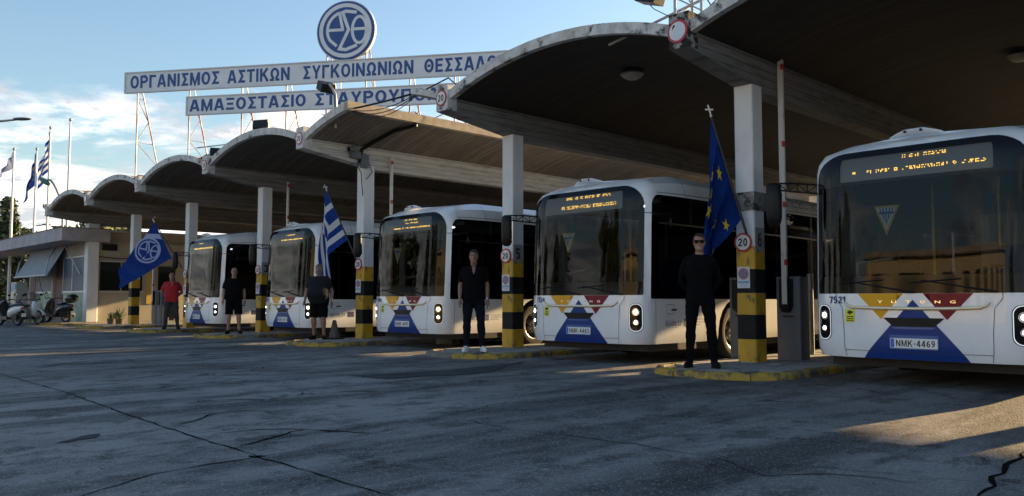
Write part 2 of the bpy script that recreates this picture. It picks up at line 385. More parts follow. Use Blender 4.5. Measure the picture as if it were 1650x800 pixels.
def text(fn, body, h, w=None, bold=0.0, name='lettering', m=None, parent=None, mb=None, mi=0, shear=0):
    vs, fs = glyphs(body, h, w, bold)
    t = mb or MB(); t.add([fn(x + shear * y, y) for x, y in vs], fs, mi)
    if mb is None: return t.build(name, m, parent, fix=False)
    return t

_H = .095      # half stroke
def _ov(cx, cy, rx, ry, a0=0, a1=360, n=22): return [(cx + rx * math.cos(rad(a0 + (a1 - a0) * k / n)), cy + ry * math.sin(rad(a0 + (a1 - a0) * k / n))) for k in range(n + 1)]
_l, _b, _t = _H, _H, 1 - _H
GL = {   # heavy grotesque capitals as centre lines: width, strokes (closed strokes repeat the first point)
 'O': (.70, [_ov(.35, .5, .255, .415)]), 'A': (.72, [[(.085, 0), (.33, 1)], [(.635, 0), (.39, 1)], [(.2, .28), (.52, .28)]]), 'N': (.68, [[(_l, 0), (_l, 1)], [(.585, 0), (.585, 1)], [(.12, .93), (.56, .07)]]),
 'I': (.19, [[(_l, 0), (_l, 1)]]), 'M': (.80, [[(_l, 0), (_l, 1)], [(.705, 0), (.705, 1)], [(.115, .95), (.40, .08), (.685, .95)]]), 'T': (.62, [[(0, _t), (.62, _t)], [(.31, 0), (.31, .82)]]),
 'K': (.68, [[(_l, 0), (_l, 1)], [(.16, .42), (.58, 1)], [(.30, .58), (.61, 0)]]), 'P': (.62, [[(_l, 0), (_l, 1)], [(.18, _t), (.34, _t)] + _ov(.34, .69, .19, .215, 90, -90, 12) + [(.18, .475)]]),
 'E': (.56, [[(_l, 0), (_l, 1)], [(.18, _t), (.56, _t)], [(.18, _b), (.56, _b)], [(.18, .5), (.51, .5)]]), 'H': (.68, [[(_l, 0), (_l, 1)], [(.585, 0), (.585, 1)], [(.18, .5), (.5, .5)]]), 'Y': (.66, [[(.33, 0), (.33, .45)], [(.08, 1), (.33, .42), (.58, 1)]]),
 'Γ': (.54, [[(_l, 0), (_l, 1)], [(.18, _t), (.54, _t)]]), 'Σ': (.60, [[(.58, _t), (.15, _t), (.36, .5), (.15, _b), (.58, _b)]]), 'Ω': (.74, [[(.0, _b), (.23, _b)] + _ov(.37, .56, .25, .355, 238, -58, 20) + [(.51, _b), (.74, _b)]]),
 'Θ': (.70, [_ov(.35, .5, .255, .415), [(.24, .5), (.46, .5)]]), 'Λ': (.70, [[(.08, 0), (.33, 1)], [(.62, 0), (.37, 1)]]), 'Ξ': (.60, [[(.02, _t), (.58, _t)], [(.08, .5), (.52, .5)], [(.02, _b), (.58, _b)]]), 'Π': (.68, [[(_l, 0), (_l, 1)], [(.585, 0), (.585, 1)], [(.18, _t), (.5, _t)]]),
 '0': (.54, [_ov(.27, .5, .18, .415)]), '1': (.36, [[(.22, 0), (.22, 1)], [(.02, .74), (.18, .92)]]), '2': (.54, [_ov(.27, .70, .175, .21, 170, -20, 12) + [(.12, .16), (.10, .09), (.52, .09)]]), '4': (.58, [[(.40, 0), (.40, 1)], [(.36, .93), (.08, .30), (.56, .30)]]), '3': (.54, [_ov(.26, .72, .17, .19, 165, -80, 12), _ov(.26, .29, .18, .20, 80, -165, 12)]),
 '5': (.54, [[(.48, .91), (.13, .91), (.11, .53)], _ov(.26, .32, .18, .23, 135, -155, 14)]), '6': (.54, [_ov(.27, .31, .175, .225), [(.10, .33), (.12, .62), (.22, .82), (.42, .93)]]), '9': (.54, [_ov(.27, .69, .175, .225), [(.44, .67), (.42, .38), (.32, .18), (.12, .07)]]),
 '7': (.52, [[(.02, .91), (.44, .91), (.20, 0)]]), '8': (.54, [_ov(.27, .71, .155, .20), _ov(.27, .29, .175, .21)]), '-': (.34, [[(.06, .45), (.28, .45)]]), ' ': (.32, [])}
def strokes(P, w):
    closed = math.dist(P[0], P[-1]) < 1e-6; P = [Vector(p) for p in (P[:-1] if closed else P)]; n = len(P); l = []; r = []
    for i in range(n):
        if not closed and i in (0, n - 1): d = (P[1] - P[0] if i == 0 else P[-1] - P[-2]).normalized(); q = Vector((-d.y, d.x)) * w
        else:
            d1 = (P[i] - P[i - 1]).normalized(); d2 = (P[(i + 1) % n] - P[i]).normalized(); n1 = Vector((-d1.y, d1.x)); b = (n1 + Vector((-d2.y, d2.x))).normalized(); q = b * (w / max(.45, b.dot(n1)))
        l.append(P[i] + q); r.append(P[i] - q)
    return l + r, [(i, (i + 1) % n, n + (i + 1) % n, n + i) for i in range(n if closed else n - 1)]
def heavy(fn, body, h, w, name, m, parent, hw=.092, gap=.11, each=True):
    """heavy sign lettering, one mesh per letter; fn(x, y, lift)"""
    body = body.translate(str.maketrans('ΑΒΕΖΗΙΚΜΝΟΡΤΥΧ', 'ABEZHIKMNOPTYX')); tot = sum(GL[c][0] + gap for c in body) - gap; sx = w / tot; x = 0; allm = MB()
    for c in body:
        mb = MB() if each else allm
        for k, P in enumerate(GL[c][1]):
            vs, fs = strokes(P, hw); mb.add([fn((x + v.x) * sx, v.y * h, .0007 * k) for v in vs], fs)
        if each and GL[c][1]: mb.build(name, m, parent, fix=False)
        x += GL[c][0] + gap
    if not each: allm.build(name, m, parent, fix=False)

# ------------------------------------------------------------------ ground
def make_ground():
    mb = MB(); mb.add([(-400, -400, .05), (400, -400, .05), (400, 400, .05), (-400, 400, .05)], [(0, 1, 2, 3)])
    struct(mb.build('ground', M_ASPH, fix=False))
    mcr = mat('crack_dark', (.012, .0115, .011), 1.0, spec=0)
    mjt = mat('slab_joint', (.022, .022, .022), 1.0, spec=0)
    rnd = random.Random(4)
    def ribbon(px, w, name, m, jag=.03, seg=.12, z=.054):
        P = [G(*p) for p in px]; pts = []
        for a, b in zip(P, P[1:]):
            n = max(2, int((b - a).length / seg))
            for k in range(n):
                q = a.lerp(b, k / n); side = Vector((-(b - a).y, (b - a).x, 0)).normalized()
                pts.append(q + side * rnd.uniform(-jag, jag))
        pts.append(P[-1]); vs = []; fs = []
        for i, p in enumerate(pts):
            t = (pts[min(i + 1, len(pts) - 1)] - pts[max(i - 1, 0)]); sd_ = Vector((-t.y, t.x, 0)).normalized()
            tp = min(1, i / 3 + .15, (len(pts) - 1 - i) / 3 + .15); ww = .62 * w * tp * rnd.uniform(.35, 1.25) / 2
            vs += [(p + sd_ * ww)[:2] + (z,), (p - sd_ * ww)[:2] + (z,)]
            if i: fs.append((2 * i - 2, 2 * i - 1, 2 * i + 1, 2 * i))
        struct(MB().add(vs, fs).build(name, m, fix=False))
    J = [([(-40, 590), (0, 603), (110, 634), (215, 672), (300, 700), (420, 738), (550, 777), (640, 802)], .028, .012),
         ([(60, 818), (130, 800), (250, 765), (330, 750), (415, 737), (460, 731)], .03, .015),
         ([(0, 668), (90, 661), (150, 653)], .03, .02),
         ([(1120, 740), (1300, 752), (1470, 768), (1640, 783)], .012, .02)]
    for p, w, j in J: ribbon(p, w, 'slab_joint', mjt, j)
    K = [([(380, 722), (420, 712), (460, 700), (485, 694), (500, 692)], .05, .03), ([(345, 699), (400, 694), (440, 692), (490, 693), (530, 695), (606, 699)], .05, .02),
         ([(265, 688), (310, 680), (350, 667), (400, 662), (440, 664)], .04, .04), ([(405, 735), (412, 738), (430, 736)], .16, .03),
         ([(825, 690), (880, 697), (930, 705), (985, 712), (1050, 722), (1110, 730), (1150, 741), (1230, 766), (1290, 764), (1380, 770), (1500, 779)], .022, .05),
         ([(700, 674), (760, 662), (825, 645)], .018, .04), ([(700, 674), (760, 680), (825, 692)], .018, .04),
         ([(1580, 806), (1605, 770), (1622, 757), (1640, 738), (1652, 728)], .05, .03), ([(1605, 775), (1650, 782)], .03, .03),
         ([(60, 595), (95, 588), (150, 586)], .05, .05), ([(345, 606), (400, 598), (450, 588)], .03, .06), ([(200, 577), (215, 582)], .04, .03),
         ([(325, 600), (350, 607), (395, 603)], .03, .05), ([(475, 640), (490, 632), (500, 633)], .03, .04), ([(525, 616), (600, 607), (640, 605)], .03, .06),
         ([(1300, 618), (1380, 626), (1450, 640)], .03, .04)]
    for p, w, j in K: ribbon(p, w, 'ground_crack', mcr, j)
    # patched repairs: slightly raised strips of darker asphalt
    mp_ = mat('asphalt_patch', (.05, .052, .056), .95, spec=.1, col2=(.075, .078, .083), nscale=2, bump=.5, bscale=80)
    def blob(px, name, m, z=.056, jag=.06):
        P = [G(*p) for p in px]; out = []
        for i, a in enumerate(P):
            b = P[(i + 1) % len(P)]; n = max(2, int((b - a).length / .25)); sd_ = Vector((-(b - a).y, (b - a).x, 0)).normalized()
            for k in range(n): q = a.lerp(b, k / n) + sd_ * rnd.uniform(-jag, jag); out.append((q.x, q.y, z))
        struct(MB().add(out, [tuple(range(len(out)))]).build(name, m, fix=False))
    blob([(560, 606), (700, 598), (800, 590), (850, 582), (780, 602), (620, 612)], 'asphalt_patch', mp_)
    blob([(90, 715), (130, 704), (160, 700), (150, 706), (110, 714)], 'asphalt_patch', mp_, jag=.03)
make_ground()

# ------------------------------------------------------------------ traffic islands
PX = [-6.45 - 5.22 * (6 - n) for n in range(10)]      # column lines 0..7
PY = 11.2
def island(i, label):
    cx = PX[i]; x0, x1, y0, y1 = cx - .72, cx + 1.28, 9.2, 25.0
    t = thing('traffic_island', label, 'traffic island', (cx, PY, 0), 0, 'kerbed islands under the canopy columns')
    rnd = random.Random(i); ox, oy = cx, PY
    ol = rrect(x0, x1, y0, y1, (.75, .75, .3, .3), 5)
    mb = MB(); inn = rrect(x0 + .13, x1 - .13, y0 + .13, y1 - .13, (.62, .62, .2, .2), 5)
    mb.prism(inn, lambda a, b: (a - ox, b - oy, .0), lambda a, b: (a - ox, b - oy, .118))
    mb.build('island_base', M_MORT, t)
    # kerb stones
    pts = resample(ol, .02); L = [0]
    for a, b in zip(pts, pts[1:] + pts[:1]): L.append(L[-1] + math.dist(a, b))
    per = L[-1]; n = int(per / .55); rest = MB(); 
    def at(s):
        s %= per; k = min(int(s / per * len(pts)), len(pts) - 1)
        while L[k] > s: k -= 1
        while L[k + 1] < s: k += 1
        a, b = pts[k], pts[(k + 1) % len(pts)]; u = (s - L[k]) / max(L[k + 1] - L[k], 1e-6); d = Vector((b[0] - a[0], b[1] - a[1])).normalized()
        return Vector((a[0] + (b[0] - a[0]) * u, a[1] + (b[1] - a[1]) * u)), Vector((-d.y, d.x))
    for k in range(n):
        s0, s1 = per * k / n + .006, per * (k + 1) / n - .006
        secs = []
        jz = rnd.uniform(-.006, .004); jo = rnd.uniform(-.008, .008)
        for q in range(4):
            p, nn = at(s0 + (s1 - s0) * q / 3)
            e = .012 if q in (0, 3) else 0
            prof = [(.0 + jo, 0), (.0 + jo, .10), (.03 + jo, .142 + jz - e), (.13, .148 + jz - e), (.14, 0)]
            secs.append([(p.x + nn.x * u - ox, p.y + nn.y * u - oy, z) for u, z in prof])
        vs = [v for sc in secs for v in sc]; fs = []
        for q in range(3):
            for w in range(4): a = q * 5 + w; fs.append((a, a + 1, a + 6, a + 5))
        fs += [(0, 4, 3, 2, 1), (15, 16, 17, 18, 19)]
        pm, _ = at((s0 + s1) / 2)
        front = pm.y < 14
        if front:
            MB().add(vs, fs).build('kerb_stone', M_KERB if (pm.y < 11.5 and rnd.random() < .85) else M_KERBG, t, smooth=50)
        else: rest.add(vs, fs)
    stuff(rest.build('kerb_run', M_KERBG, t))
    # paving stones: jittered pieces with open joints
    nx, ny = 4, 12; X = lambda a, b: x0 + .15 + (x1 - x0 - .30) * a / nx; ystep = .52
    g = {}
    for a in range(nx + 1):
        for b in range(ny + 1):
            jx = 0 if a in (0, nx) else rnd.uniform(-.12, .12); jy = 0 if b in (0, ny) else rnd.uniform(-.13, .13)
            g[a, b] = (X(a, b) + jx, y0 + .15 + ystep * b + jy)
    for a in range(nx):
        for b in range(ny):
            q = [g[a, b], g[a + 1, b], g[a + 1, b + 1], g[a, b + 1]]; c = (sum(p[0] for p in q) / 4, sum(p[1] for p in q) / 4)
            q = [(c[0] + (p[0] - c[0]) * .955, c[1] + (p[1] - c[1]) * .955) for p in q]
            if not all(inside(p[0], p[1], inn) for p in q):
                q = [p if inside(p[0], p[1], inn) else (c[0] + (p[0] - c[0]) * .45, c[1] + (p[1] - c[1]) * .45) for p in q]
                if not all(inside(p[0], p[1], inn) for p in q): continue
            z = .146 + rnd.uniform(-.004, .004); tl = rnd.uniform(-.003, .003)
            mb = MB().prism(q, lambda p, r: (p - ox, r - oy, .11), lambda p, r: (p - ox, r - oy, z + tl * (p - c[0]) * 4)); mb.build('paving_stone', M_SLAB, t)
    mb = MB().box(x0 + .16 - ox, x1 - .16 - ox, y0 + .15 + ystep * ny - oy, y1 - .2 - oy, .11, .146); mb.build('paving_bed', M_SLAB, t)
ISL = ['kerbed island beneath the leftmost canopy column beside the booth', 'kerbed island beneath the banded column next to the grey barrier cabinet and plants', 'kerbed island on which the man in red stands',
       'kerbed island with the bald man in black shorts standing on its tip', 'kerbed island with bright yellow tip under the bearded man', 'kerbed island under the man in white shoes',
       'nearest paved island with worn yellow kerb under the man in sunglasses', 'kerbed island beneath the canopy column outside the right edge of the photo', 'second kerbed island beyond the right edge of the photo', 'third kerbed island beyond the right edge of the photo']
for i in range(10): island(i, ISL[i])

# ------------------------------------------------------------------ canopy
def arc(d):            # top of the vault above the column line, d metres from it
    d = min(max(d, 0), 5.22); h = 2.61; R = (h * h + .50 ** 2) / (2 * .50)
    return 5.37 - R + math.sqrt(R * R - (d - h) ** 2)
YF, YB = 9.45, 26.0
canopy = thing('bus_canopy', 'long white concrete canopy of shallow vaults on columns above the buses', 'canopy', (-20, 14, 0))
def vault(x0, d0, d1, ms=None, low=.028):
    YB = 27.5 if x0 < PX[6] - .1 else 26.8  # unseen rear edge pushed back to cut low sun on the ground
    n = max(4, int((d1 - d0) / .2)); top = []; bot = []
    for k in range(n + 1):
        d = d0 + (d1 - d0) * k / n; z = arc(d); top.append((x0 + d, z)); bot.append((x0 + d, z - .13))
    ring = top + bot[::-1]; mb = MB(); ox, oy = -20, 14
    ys = [YF, YB]; N_ = len(ring); b = 0
    for y in ys: mb.v += [(x - ox, y - oy, z) for x, z in ring]
    for k in range(N_): mb.f.append((k, (k + 1) % N_, N_ + (k + 1) % N_, N_ + k)); mb.mi.append(0)
    for y0 in (0, N_):
        for k in range(n): mb.f.append((y0 + k, y0 + k + 1, y0 + N_ - 2 - k, y0 + N_ - 1 - k)); mb.mi.append(0)
    o = mb.build('vault_shell', ms or M_SOFFIT, canopy, smooth=35)
    # front rim, thicker and painted
    mb = MB(); ring = [(x, z + .012) for x, z in top] + [(x, z - low) for x, z in bot[::-1]]
    for y in (YF - .012, YF + .10): mb.v += [(x - ox, y - oy, z) for x, z in ring]
    for k in range(N_): mb.f.append((k, (k + 1) % N_, N_ + (k + 1) % N_, N_ + k)); mb.mi.append(0)
    for y0 in (0, N_):
        for k in range(n): mb.f.append((y0 + k, y0 + k + 1, y0 + N_ - 2 - k, y0 + N_ - 1 - k)); mb.mi.append(0)
    mb.build('vault_rim', M_EDGE, canopy, smooth=35)
    mb = MB(); ring2 = [(x, z + .012) for x, z in top] + [(x, z - .01) for x, z in bot[::-1]]
    for y in (YB - .08, YB + .01): mb.v += [(x - ox, y - oy, z) for x, z in ring2]
    for k in range(N_): mb.f.append((k, (k + 1) % N_, N_ + (k + 1) % N_, N_ + k)); mb.mi.append(0)
    for y0 in (0, N_):
        for k in range(n): mb.f.append((y0 + k, y0 + k + 1, y0 + N_ - 2 - k, y0 + N_ - 1 - k)); mb.mi.append(0)
    mb.build('rear_rim', M_EDGE2, canopy, smooth=35)
hb = .15
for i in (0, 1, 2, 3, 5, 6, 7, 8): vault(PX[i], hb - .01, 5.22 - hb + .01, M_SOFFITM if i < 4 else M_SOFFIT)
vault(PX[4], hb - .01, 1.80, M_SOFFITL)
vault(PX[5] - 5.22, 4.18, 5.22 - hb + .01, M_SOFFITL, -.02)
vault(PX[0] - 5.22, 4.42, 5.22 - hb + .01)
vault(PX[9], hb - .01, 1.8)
def side_lip(x, z, y0, y1, w=.16):
    MB().box(x - w / 2 + 20, x + w / 2 + 20, y0 - 14, y1 - 14, z - .17, z + .03).build('side_lip', M_EDGE2, canopy)
side_lip(PX[4] + 1.86, arc(1.8), YF - .02, YB)
for i in range(10):
    x = PX[i]; mb = MB()
    prof = [(YB - .02, 4.27), (11.36, 4.27), (11.05, 4.345), (YF - .05, 4.56), (YF - .05, 4.99), (YF + .5, 4.93), (YB - .02, 4.90)]
    mb.prism(prof, lambda y, z: (x - hb + 20, y - 14, z), lambda y, z: (x + hb + 20, y - 14, z))
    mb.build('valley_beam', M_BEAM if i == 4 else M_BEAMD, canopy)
    MB().box(x - hb - .012 + 20, x + hb + .012 + 20, YF - .07 - 14, YF + .16 - 14, 4.565, 5.06).build('beam_tip', M_MOULD if i == 6 else M_EDGE, canopy)

for i in range(6): MB().box(PX[i] + hb + .003 + 20, PX[i + 1] - hb - .003 + 20, 25.3 - 14, 25.5 - 14, 4.29, 4.86).build('sun_block_beam', M_BEAMD, canopy)  # added unseen beams that trim the low sun in the lanes
MB().box(PX[6] + hb + .003 + 20, -3.6 + 20, 25.3 - 14, 25.5 - 14, 4.29, 4.86).build('sun_block_beam', M_BEAMD, canopy)  # added stub carrying the sun blocking beam into the next bay
COLLAB = ['leftmost canopy column, plain white concrete beside the booth', 'black and yellow banded column beside the leftmost barrier cabinet', 'banded column just left of the leftmost bus, number sign beside the man in red',
          'banded column standing between the two leftmost buses', 'banded column lit warm on its right side, under the open roof bay', 'second nearest banded column, just right of the man in white shoes', 'nearest banded column beside the man in sunglasses and the European flag', 'canopy column beyond the right edge of the photo', 'second canopy column beyond the right edge of the photo', 'third canopy column beyond the right edge of the photo']
def column(i):
    t = thing('canopy_column', COLLAB[i], 'column', (PX[i], PY, 0), 0, 'concrete columns of the canopy')
    r, c = .155, .018
    pl = [(-r + c, -r), (r - c, -r), (r, -r + c), (r, r - c), (r - c, r), (-r + c, r), (-r, r - c), (-r, -r + c)]
    if i == 0:
        pl = [(p[0] * 1.5, p[1] * 1.5) for p in pl]
    MB().prism(pl, lambda a, b: (a, b, .12), lambda a, b: (a, b, 4.34)).build('shaft', M_COLW, t)
    if i > 0:
        s = 1.022
        for k in range(5):
            z0 = .15 + .346 * k
            j = random.Random(i * 9 + k).uniform(-.012, .012)
            MB().prism([(p[0] * s, p[1] * s) for p in pl], lambda a, b: (a, b, z0 + (j if k else 0)), lambda a, b: (a, b, z0 + .346 + (0 if k == 4 else random.Random(i * 9 + k + 1).uniform(-.012, .012)) - .001)).build('yellow_band' if k % 2 == 0 else 'black_band', M_YEL if k % 2 == 0 else M_BLK, t)
    # rear support of the same column line
    MB().prism(pl, lambda a, b: (a, b + 13.0, .12), lambda a, b: (a, b + 13.0, 4.27)).build('rear_shaft', M_COLW, t)
    return t
for i in range(10): column(i)

# ------------------------------------------------------------------ signs on columns and beams
def round_sign(loc, r, label, numeral='20', peeled=False, group='round 20 speed signs'):
    t = thing('speed_sign', label, 'road sign', loc, 0, group)
    MB().lathe([(.001, -.012), (r, -.012), (r, 0), (.001, 0)], (0, 0, 0), 'y', 32).build('sign_disc', M_SIGNR, t, smooth=30)
    MB().lathe([(.001, -.016), (r * .80, -.016), (r * .80, -.013)], (0, 0, 0), 'y', 32).build('sign_face', M_SIGNW, t, smooth=30)
    if numeral:
        w = r * 1.08; heavy(lambda x, y, e: (x - w / 2, -.019 - e, y - r * .42), numeral, r * .84, w, 'numeral', M_TXT, t, hw=.085)
    if peeled:
        mb = MB(); mb.prism([(-.45 * r, .5 * r), (-.25 * r, .62 * r), (-.2 * r, .45 * r), (-.38 * r, .3 * r), (-.52 * r, .1 * r)], lambda a, b: (a, -.017, b), lambda a, b: (a, -.019, b)); mb.build('paint_remnant', M_TXT, t)
        mb = MB(); mb.prism([(-.35 * r, -.7 * r), (.5 * r, -.62 * r), (.7 * r, -.1 * r), (.45 * r, .6 * r), (.05 * r, .78 * r), (-.1 * r, .3 * r), (-.5 * r, -.2 * r)], lambda a, b: (a, -.0165, b), lambda a, b: (a, -.018, b)); mb.build('bleached_film', mat('bleached_film', (.58, .64, .70), .5), t)
    return t
TIPL = {6: 'faded round sign with red rim and worn off number on the nearest beam tip', 5: 'round 20 sign on the beam tip in front of the lower roof sign board end', 4: 'round 20 sign on the beam tip above the warm lit column',
        3: 'round 20 sign on the beam tip below the left end of the lower roof board', 2: 'round sign on the beam tip above the leftmost bus', 1: 'small round sign on the leftmost signed beam tip'}
for i in range(1, 7):
    rr = .15
    round_sign((PX[i] - .01, YF - .073, 4.80), rr if i < 6 else .165, TIPL[i], '20' if i < 6 and i > 1 else '', i == 6, 'round signs on the beam tips')
CSL = {6: 'large round 20 sign on the nearest column beside the European flag pole', 5: 'round 20 sign on the column just right of the man in white shoes', 4: 'round 20 sign on the warm lit column under the open roof bay', 3: 'round 20 sign on the column between the two leftmost buses', 2: 'round 20 sign on the column beside the man in red'}
for i in range(2, 7):
    round_sign((PX[i] - .02, PY - .172, 1.94), .145, CSL[i], '20', False, 'round 20 signs on the banded columns')
    t = thing('no_stopping_notice', {6: 'no stopping notice on black band of the nearest column', 5: 'no stopping notice on the column just right of the man in white shoes', 4: 'no stopping notice on the warm lit column', 3: 'no stopping notice on the column between the two leftmost buses', 2: 'no stopping notice on column left of the leftmost bus'}[i], 'notice', (PX[i] - .03, PY - .163, 1.25), 0, 'no stopping notices on the columns')
    MB().box(-.105, .105, -.006, 0, 0, .32).build('notice_board', M_SIGNW, t)
    MB().lathe([(.001, -.0075), (.088, -.0075), (.088, -.006)], (0, 0, .215), 'y', 24).build('notice_ring', mat('notice_orange', (.62, .16, .05), .4), t)
    MB().lathe([(.001, -.009), (.070, -.009), (.070, -.0075)], (0, 0, .215), 'y', 24).build('notice_disc', mat('notice_blue', (.05, .22, .50), .4), t)
    mb = MB()
    for sg in (-1, 1): mb.obox((0, -.0095, .215), Vector((.07 * .707, 0, sg * .07 * .707)), Vector((0, .0008, 0)), Vector((-sg * .009 * .707, 0, .009 * .707)))
    mb.build('notice_cross', MATS['notice_orange'], t)
    MB().box(-.09, .09, -.008, -.006, .075, .105).build('notice_strip', mat('notice_cyan', (.03, .30, .55), .4), t)
    text(lambda x, y: (x - .085, -.009, y + .082), 'ΕΞΑΙΡΟΥΝΤΑΙ', .016, .17, 0, 'notice_text', M_SIGNW, t)
    text(lambda x, y: (x - .07, -.0065, y + .045), 'ΛΕΩΦΟΡΕΙΑ', .016, .14, 0, 'notice_text', mat('notice_blue_ink', (.02, .12, .4), .5), t)
    text(lambda x, y: (x - .07, -.0065, y + .018), 'Ο.Α.Σ.Θ.', .014, .14, 0, 'notice_text', MATS['notice_blue_ink'], t)
for i, ch in ((6, '6'), (5, '5'), (3, '3')):
    t = thing('number_plate_sign', {6: 'grey plate with black numeral six on the nearest column', 5: 'grey plate with black numeral five on the column beside the man in white shoes', 3: 'grey plate with black numeral three on the column between the two leftmost buses'}[i], 'number sign', (PX[i] + .159, PY - .02, 1.80), 0, None)
    MB().box(0, .008, -.13, .13, 0, .36).build('plate_board', mat('plate_grey', (.30, .31, .32), .6, dirt=(.15, .14, .13), dscale=6), t)
    heavy(lambda x, y, e: (.010 + e, x - .065, y + .07), ch, .22, .13, 'numeral', M_TXT, t)
# masonry patch and flag bracket band on nearest column
t = thing('column_repair_band', 'rough dark patched band wrapped around the nearest column', 'repair patch', (PX[6], PY, 2.42))
MB().box(-.172, .172, -.172, .172, 0, .28).build('patch_sleeve', mat('rough_patch', (.16, .155, .15), .9, col2=(.30, .29, .28), nscale=9, dirt=(.05, .05, .05), dscale=7, drange=(.5, .6), bump=1, bscale=18), t)

# ------------------------------------------------------------------ roof sign
SA = Vector((-31.076, 10.218, 0)); SD = Vector((.815, .579, 0)).normalized(); SN = Vector((SD.y, -SD.x, 0))   # SN points to the camera side
def sg(t, z, off=0): p = SA + SD * t + SN * off; return (p.x, p.y, z)
def signboard(label, t0, t1, z0, z1, words, hh, zb):
    b = thing('sign_board', label, 'sign', sg(0, 0))
    o = Vector(sg(0, 0)); L_ = lambda t, z, off=0: Vector(sg(t, z, off)) - o
    MB().prism([(t0, z0), (t1, z0), (t1, z1), (t0, z1)], lambda a, c: L_(a, c, 0), lambda a, c: L_(a, c, .10)).build('board_panel', M_BOARD, b)
    mb = MB(); w = .035
    for (a0, a1, c0, c1) in ((t0 - .02, t1, z1 - w, z1 + .01), (t0 - .02, t1, z0 - .01, z0 + w), (t0 - .02, t0 + w, z0 + w, z1 - w)):
        mb.prism([(a0, c0), (a1, c0), (a1, c1), (a0, c1)], lambda a, c: L_(a, c, .08), lambda a, c: L_(a, c, .125))
    mb.build('board_frame', mat('board_frame_grey', (.50, .52, .54), .5), b)
    for (body, a, a1) in words:
        heavy(lambda x, y, e: L_(a + x, zb + y, .106 + e), body, hh, a1 - a, 'letter', M_BLET, b)
signboard('upper roof sign board reading ΟΡΓΑΝΙΣΜΟΣ ΑΣΤΙΚΩΝ ΣΥΓΚΟΙΝΩΝΙΩΝ ΘΕΣΣΑΛΟΝΙΚΗΣ in blue', 0, 16.6, 8.6, 9.36,
          [('ΟΡΓΑΝΙΣΜΟΣ', .22, 3.76), ('ΑΣΤΙΚΩΝ', 4.08, 6.46), ('ΣΥΓΚΟΙΝΩΝΙΩΝ', 6.95, 10.98), ('ΘΕΣΣΑΛΟΝΙΚΗΣ', 11.36, 15.5)], .47, 8.76)
signboard('lower roof sign board reading ΑΜΑΞΟΣΤΑΣΙΟ ΣΤΑΥΡΟΥΠΟΛΕΩΣ in blue', 2.5, 13.6, 7.68, 8.35, [('ΑΜΑΞΟΣΤΑΣΙΟ', 2.62, 7.08), ('ΣΤΑΥΡΟΥΠΟΛΕΩΣ', 7.41, 13.2)], .43, 7.81)

def emblem(fn, R, m_dark, m_light, parent, base=True, eps=.004):
    """round emblem of three linked Greek letters; fn(x,y,off)->xyz in a frame of radius 1"""
    F = lambda o: (lambda x, y: fn(x * R, y * R, o))
    if base: patch(F(0), circ(0, 0, 1, 48), step=.14, name='emblem_disc', m=m_dark, parent=parent)
    patch(F(eps), circ(0, 0, .935, 48), [circ(0, 0, .80, 48)], step=.14, name='emblem_ring', m=m_light, parent=parent, inner=False)
    k = .10
    def strip(pts, w=k, closed=False, nm='emblem_letter'):
        P = [Vector(p) for p in pts]; l = []; r = []; n = len(P)
        for i in range(n):
            a = P[(i - 1) % n] if closed or i else P[0]; c = P[(i + 1) % n] if closed or i < n - 1 else P[-1]
            if not closed and i == 0: d = (P[1] - P[0]).normalized(); q = Vector((-d.y, d.x)) * w / 2
            elif not closed and i == n - 1: d = (P[-1] - P[-2]).normalized(); q = Vector((-d.y, d.x)) * w / 2
            else:
                d1 = (P[i] - a).normalized(); d2 = (c - P[i]).normalized(); b = (Vector((-d1.y, d1.x)) + Vector((-d2.y, d2.x))).normalized(); cs = max(.35, b.dot(Vector((-d1.y, d1.x)))); q = b * (w / 2 / cs)
            l.append(P[i] + q); r.append(P[i] - q)
        mb = MB(); mb.add([fn(v.x * R, v.y * R, eps) for v in l + r], [(i, (i + 1) % n, n + (i + 1) % n, n + i) for i in range(n if closed else n - 1)])
        mb.build(nm, m_light, parent, fix=False)
    # A: rounded bow on the left leaning with the ring
    k = .125; strip([(-.30, -.52)] + [(-.02 + .62 * math.cos(rad(a)), .02 + .62 * math.sin(rad(a))) for a in range(212, 106, -12)] + [(-.22, .62)])
    strip([(-.22, .64), (-.08, -.02)]); strip([(-.60, .03), (-.08, .03)])
    # sigma in the middle
    strip([(.40, .60), (.02, .66), (-.10, .62), (.12, .02), (-.20, -.62), (.02, -.66), (.42, -.52)], .11)
    # theta on the right
    strip([(.50 + .25 * math.cos(rad(a)), .0 + .45 * math.sin(rad(a))) for a in range(0, 360, 15)], .10, True)
    strip([(.28, .03), (.72, .03)])
t = thing('emblem_sign', 'round blue and white emblem disc standing on the roof sign', 'emblem sign', sg(0, 0)); o_ = Vector(sg(0, 0))
ef = lambda x, y, off: Vector(sg(8.51 + x, 10.40 + y, .12 + off)) - o_
MB().prism(circ(0, 0, 1.04, 48), lambda a, b: ef(a, b, -.16), lambda a, b: ef(a, b, -.012)).build('disc_body', M_BLET, t)
MB().prism(circ(0, 0, 1.075, 48), lambda a, b: ef(a, b, -.17), lambda a, b: ef(a, b, -.04)).build('disc_rim', M_BOARD, t)
emblem(ef, 1.03, M_BLET, M_BOARD, t)

